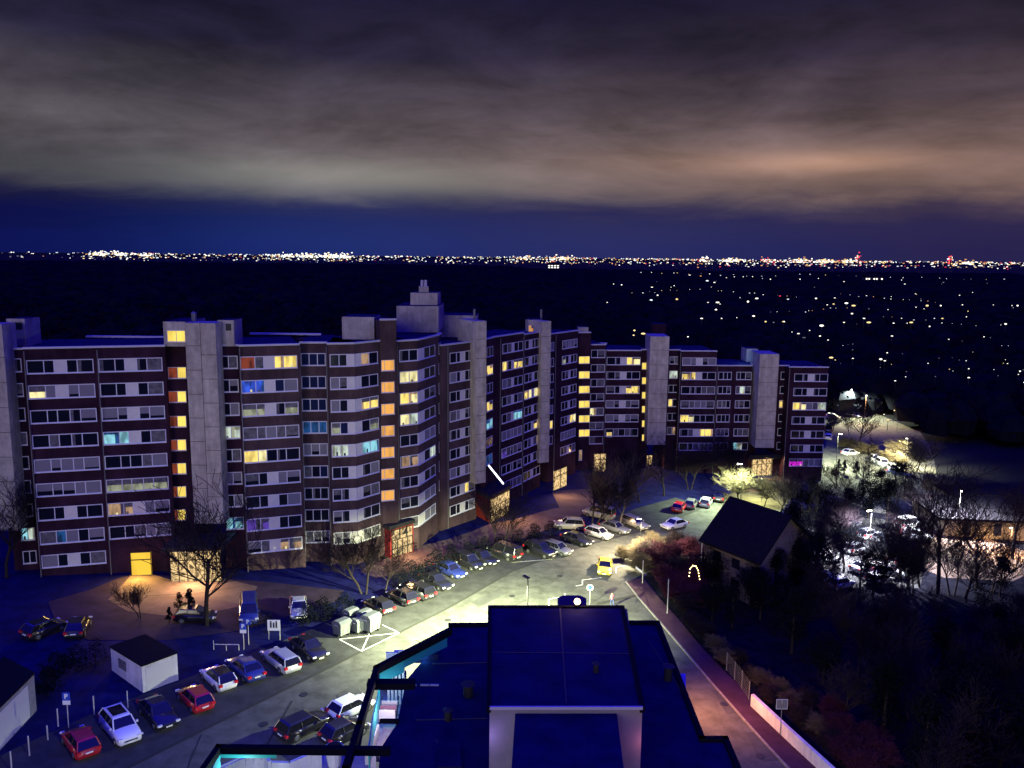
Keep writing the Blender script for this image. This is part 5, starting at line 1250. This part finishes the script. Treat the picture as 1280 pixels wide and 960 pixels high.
# mid-distance lamps (photo pixels, size, colour)
mid = [(833,325,0),]
LM = [(767,355,2,'w'),(777,356,3,'w'),(759,378,2,'w'),(862,344,3,'w'),(876,345,2,'o'),(884,351,3,'c'),(893,353,2,'w'),(908,347,1.6,'w'),(918,346,1.6,'w'),(929,346,1.6,'w'),(941,346,1.6,'w'),(953,348,1.6,'c'),
 (815,359,2,'w'),(822,369,3,'w'),(846,374,4,'y'),(814,375,3,'c'),(885,378,2.5,'w'),(897,378,3.2,'w'),(895,387,3.2,'w'),(935,377,4,'w'),(946,373,4.5,'w'),(925,372,2,'c'),(877,398,2.4,'w'),(902,398,2.2,'w'),(921,397,2.6,'w'),(942,395,3,'w'),
 (963,349,2,'w'),(1000,349,3,'w'),(1023,348,2,'w'),(1055,352,2,'w'),(1127,350,2,'w'),(1131,355,2,'w'),(1234,354,1.6,'d'),(1018,359,1.6,'d'),(1177,355,1.6,'d'),(975,370,3,'r'),(985,374,2,'c'),(1020,373,3,'w'),(1034,381,2.6,'w'),(1042,380,2.6,'y'),(1058,379,4.6,'w'),(1067,382,3.6,'y'),(1065,392,3.6,'w'),(1086,386,2,'d'),
 (1110,387,2,'w'),(1145,384,2,'w'),(1159,382,4,'y'),(1155,386,2,'w'),(1176,382,4,'w'),(1203,381,2,'w'),(1210,389,2.6,'y'),(1208,396,2,'w'),(1265,382,2,'w'),(1272,382,4,'w'),(1007,390,1.8,'c'),(980,402,2.4,'w'),(1027,407,4.2,'w'),(1055,403,2,'w'),(1080,398,2.6,'w'),(1086,403,4,'y'),(1117,404,2,'w'),(1139,403,4.4,'y'),(1134,404,2,'w'),(1168,398,3,'c'),(1178,398,3,'y'),(1162,408,3.6,'w'),(1257,405,3,'w'),(1251,406,1.6,'w'),
 (990,415,2,'w'),(998,417,2,'w'),(1012,413,2,'w'),(1025,420,3,'w'),(1035,425,3,'w'),(1115,420,2.2,'w'),(1230,421,2,'w'),(1238,422,1.8,'d'),(1066,430,1.6,'d'),(1039,447,3.6,'y'),(1044,450,3,'y'),(1101,449,3.6,'w'),(1109,441,2.4,'w'),(1106,451,2,'w'),(1066,448,1.8,'w'),(1128,442,1.6,'d'),(1211,461,1.8,'w'),(1211,472,3.4,'w'),(1132,471,2,'w'),(1119,476,2,'w'),(1275,464,3.4,'w'),(1273,468,2,'w'),(1280,478,2,'w'),
 (793,413,3.4,'y'),(792,419,3.6,'y'),(804,417,3.6,'y'),(823,409,4,'o'),(816,405,2.4,'o'),(860,421,2,'w'),(878,398,2,'w'),(900,380,2,'w'),(957,402,3,'y'),(967,403,2.4,'d'),(979,402,2,'y'),(1005,422,3,'d'),(1160,512,2.6,'c'),(1163,521,3,'w'),(1168,521,3,'w'),(1178,519,2.4,'c'),(1223,517,3,'w'),(1195,519,2.2,'w'),(1210,519,2.2,'w'),(1248,508,2.4,'w'),(1252,500,2,'c'),(1230,488,2.6,'w'),(1269,487,2.6,'w'),(1276,486,2.2,'w'),(1118,513,3.4,'y'),(1105,518,2.6,'w'),(1110,525,2.6,'y'),(1122,527,2,'d')]
rn = random.Random(5)
for sx, sy, ex, ey, n_ in ((800,340,980,346,14),(1000,343,1270,350,16),(880,362,1010,372,10),(1050,368,1180,378,12),(960,390,1080,384,8),(1100,395,1230,408,9),(790,366,870,362,8)):
    for i in range(n_):
        t_ = (i + rn.uniform(-.4, .4)) / n_; LM.append((sx + (ex-sx)*t_, sy + (ey-sy)*t_ + rn.uniform(-1,1), rn.uniform(.8,1.4), rn.choice('dwwyoc')))
for i in range(26): LM.append((rn.uniform(1050, 1280), rn.uniform(425, 478), rn.uniform(.8, 1.4), rn.choice('ddwy')))
for i in range(20):
    x = rn.uniform(790, 1280); y = 345 + abs(rn.gauss(0, 1)) * 42
    if y < 480 and not (y > 405 and x < 1045): LM.append((x, y, rn.uniform(1, 1.9), rn.choice('ddcwwy')))
CL = dict(w='far_white', c='far_cool', y='far_yellow', o='far_orange', r='far_red', d='far_dim')
farT = {}
for i, (x, y, s, c_) in enumerate(LM):
    hgt = 12.5 if y < 480 else 6.0
    d = ray(x, y); t = (CAMZ - (hgt - 4.7)) / (-d.z); P = Vector((0,0,CAMZ)) + d * t
    if c_ not in farT:
        o = empty('distant_lamp'); MB().tube((0,0,-9),(0,0,-.4),.14,.10,'metal_dark',5).build('pole', o); MB().ball((0,0,0),.5,CL[c_],8,6,(1,1,.8)).build('lamp_head', o); farT[c_] = o
    else: o = copy_tree(farT[c_])
    k = t * s * rn.uniform(.45, .8) / FPX
    o.location = P; o.scale = (k * rn.uniform(.8, 2.2), k, max(k * .9, .2)); 
    o.children[0].scale = (1/k, 1/k, 1/k) if False else (1,1,1)
    nm = dict(w='white', c='cool bluish white', y='yellow', o='orange', r='red', d='faint')[c_]
    tag(o, f'{nm} point of light among the dark trees of the far plain', 'lamp', f'{nm} lights of the far plain')
# lit houses far off
def far_house(x, y, z, w_, h_, label, lights='y', rows_=2, cols=4, hh=None):
    c = zp(x, y, z); o = empty('distant_house', (c.x, c.y, c.z - h_), label, 'house')
    MB().box(-w_/2,w_/2,0,w_*.5,-12,h_,'far_wall').build('wall', o); MB().hexa([(-w_/2-.3,-.3,h_+.01),(w_/2+.3,-.3,h_+.01),(w_/2+.3,w_*.5+.3,h_+.01),(-w_/2-.3,w_*.5+.3,h_+.01),(-w_/2,w_*.22,h_+w_*.2),(w_/2,w_*.22,h_+w_*.2),(w_/2,w_*.28,h_+w_*.2),(-w_/2,w_*.28,h_+w_*.2)],'roof_tile').build('roof', o)
    for r_ in range(rows_):
        for k in range(cols):
            if rn.random() < .7:
                x0 = -w_/2 + w_ * (k + .2) / cols; z0 = h_ * (r_ + .25) / rows_; MB().box(x0, x0 + w_*.6/cols, -.12, .02, z0, z0 + h_*.5/rows_, CL[rn.choice(lights)]).build('window', o)
for a in ((1093,347,1500,32,14,'wide distant block with rows of white lit windows under the horizon','w',3,7),(692,331,3600,50,16,'brightly lit distant hall under the horizon left of the centre','w',2,4),(823,411,420,9,5,'house with warm windows above the concrete tower of the far wing','oy',2,3),
          (798,417,430,7,7,'house with yellow windows left above the far wing','y',2,2),(1041,449,330,6,4,'house with a yellow window right of the far wing','y',1,2),(1015,411,560,14,5,'house with dim windows among trees above the right concrete tower','dyw',1,4),(958,403,600,9,5,'small lit house above the flat roofs of the far wing','y',1,3)):
    far_house(*a)
# city along the horizon: one mass of lit buildings and works
def city():
    b = MB(); rn = random.Random(9)
    def lot(x, y, z, w_, h_, m): p = zp(x, y, z); b.box(p.x-w_/2, p.x+w_/2, p.y, p.y+w_, p.z-h_/2, p.z+h_/2, m)
    def hor(x): return 322 + .0105 * (x - 640)
    dens = [(0,30,.5),(30,85,.3),(85,110,1),(110,200,2.6),(200,320,1.4),(320,450,3.2),(450,560,1.6),(560,640,1.8),(640,720,2.6),(720,860,2.2),(860,1000,2.6),(1000,1110,3.0),(1110,1280,1.9)]
    for x0, x1, d in dens:
        for i in range(int((x1 - x0) * d * .62)):
            x = rn.uniform(x0, x1); warm = x > 640; y = hor(x) + abs(rn.gauss(0, 1.9)) - .8 + (rn.random() < .3) * 4.5
            z = rn.uniform(5200, 9500) if y < hor(x) + 4 else rn.uniform(3500, 4800)
            px_ = z / FPX; w_ = px_ * rn.uniform(.5, 1.8); h_ = px_ * rn.uniform(.4, 1.0)
            m = rn.choices(['far_white','far_cool','far_yellow','far_orange','far_red','far_dim'], [4, 2, 2, 2.2 if warm else .6, 1.3 if warm else .25, 4])[0]
            lot(x, y, z, w_, h_, m)
    for cx, s, n_ in ((125,9,26),(150,8,16),(180,8,12),(360,14,26),(385,12,30),(415,12,40),(432,6,16),(660,12,20),(690,7,14),(706,9,30),(880,6,18),(915,12,30),(960,10,18),(1000,12,26),(1030,12,30),(1060,8,20),(1073,2.5,14),(1188,3,16),(1210,8,14)):
        for i in range(int(n_ * 1.7)):
            x = rn.gauss(cx, s * .6); up = abs(rn.gauss(0, 1)) * (2.6 if n_ > 13 else 1.5)
            if cx in (1073, 1188): x = rn.gauss(cx, 1.5); up = rn.uniform(0, 10)
            px_ = 7000 / FPX; red = cx in (1073, 1188, 960) and rn.random() < .6
            lot(x, hor(x) + 2.5 - up, 7000, px_ * rn.uniform(.8, 2.0), px_ * rn.uniform(.6, 1.4), 'far_red' if red else rn.choice(['far_white','far_yellow','far_white','far_cool','far_orange' if cx > 600 else 'far_white']))
    return b
tag(city().build('city_lights'), 'band of small city and factory lights along the whole horizon', kind='stuff')
for x, lab in ((1073,'tallest thin tower with red lights on the right part of the horizon'), (1188,'shorter tower with red top lights near the right end of the horizon'), (440,'thin lit chimney mast rising over the works left of the centre')):
    c = zp(x, 330 if x > 600 else 326, 6900); o = empty('distant_tower', c, lab, 'tower'); top = 90 if x == 1073 else (60 if x == 1188 else 62)
    MB().box(-4,4,-4,4,-30,top,'far_wall').build('shaft', o); MB().box(-5,5,-5,5,top,top+8,'far_red' if x > 600 else 'far_white').build('beacon', o); MB().box(-5,5,-6,-4.1,top*.55,top*.7,'far_red' if x > 600 else 'far_dim').build('beacon', o)

# ================================================================ LABELS OF LOOK-ALIKES: BY PLACE IN THE ROW
def to_px(P):
    q = CM.transposed() @ (P - Vector((0, 0, CAMZ))); return (640 + FPX * q.x / -q.z, 480 - FPX * q.y / -q.z)
ORD = ['leftmost'] + [s + ' from the left' for s in ('second third fourth fifth sixth seventh eighth ninth tenth eleventh twelfth thirteenth fourteenth fifteenth sixteenth seventeenth eighteenth nineteenth twentieth'.split())]
def order_labels():
    G = {}
    for o in C.objects:
        if o.parent is None and 'label' in o and 'group' in o: G.setdefault(o['label'], []).append(o)
    for lab, os_ in G.items():
        if 2 <= len(os_) <= 20:
            os_.sort(key=lambda o: to_px(o.location)[0])
            for i, o in enumerate(os_):
                o['label'] = lab + ', ' + ('rightmost' if i == len(os_) - 1 else ORD[i])
order_labels()
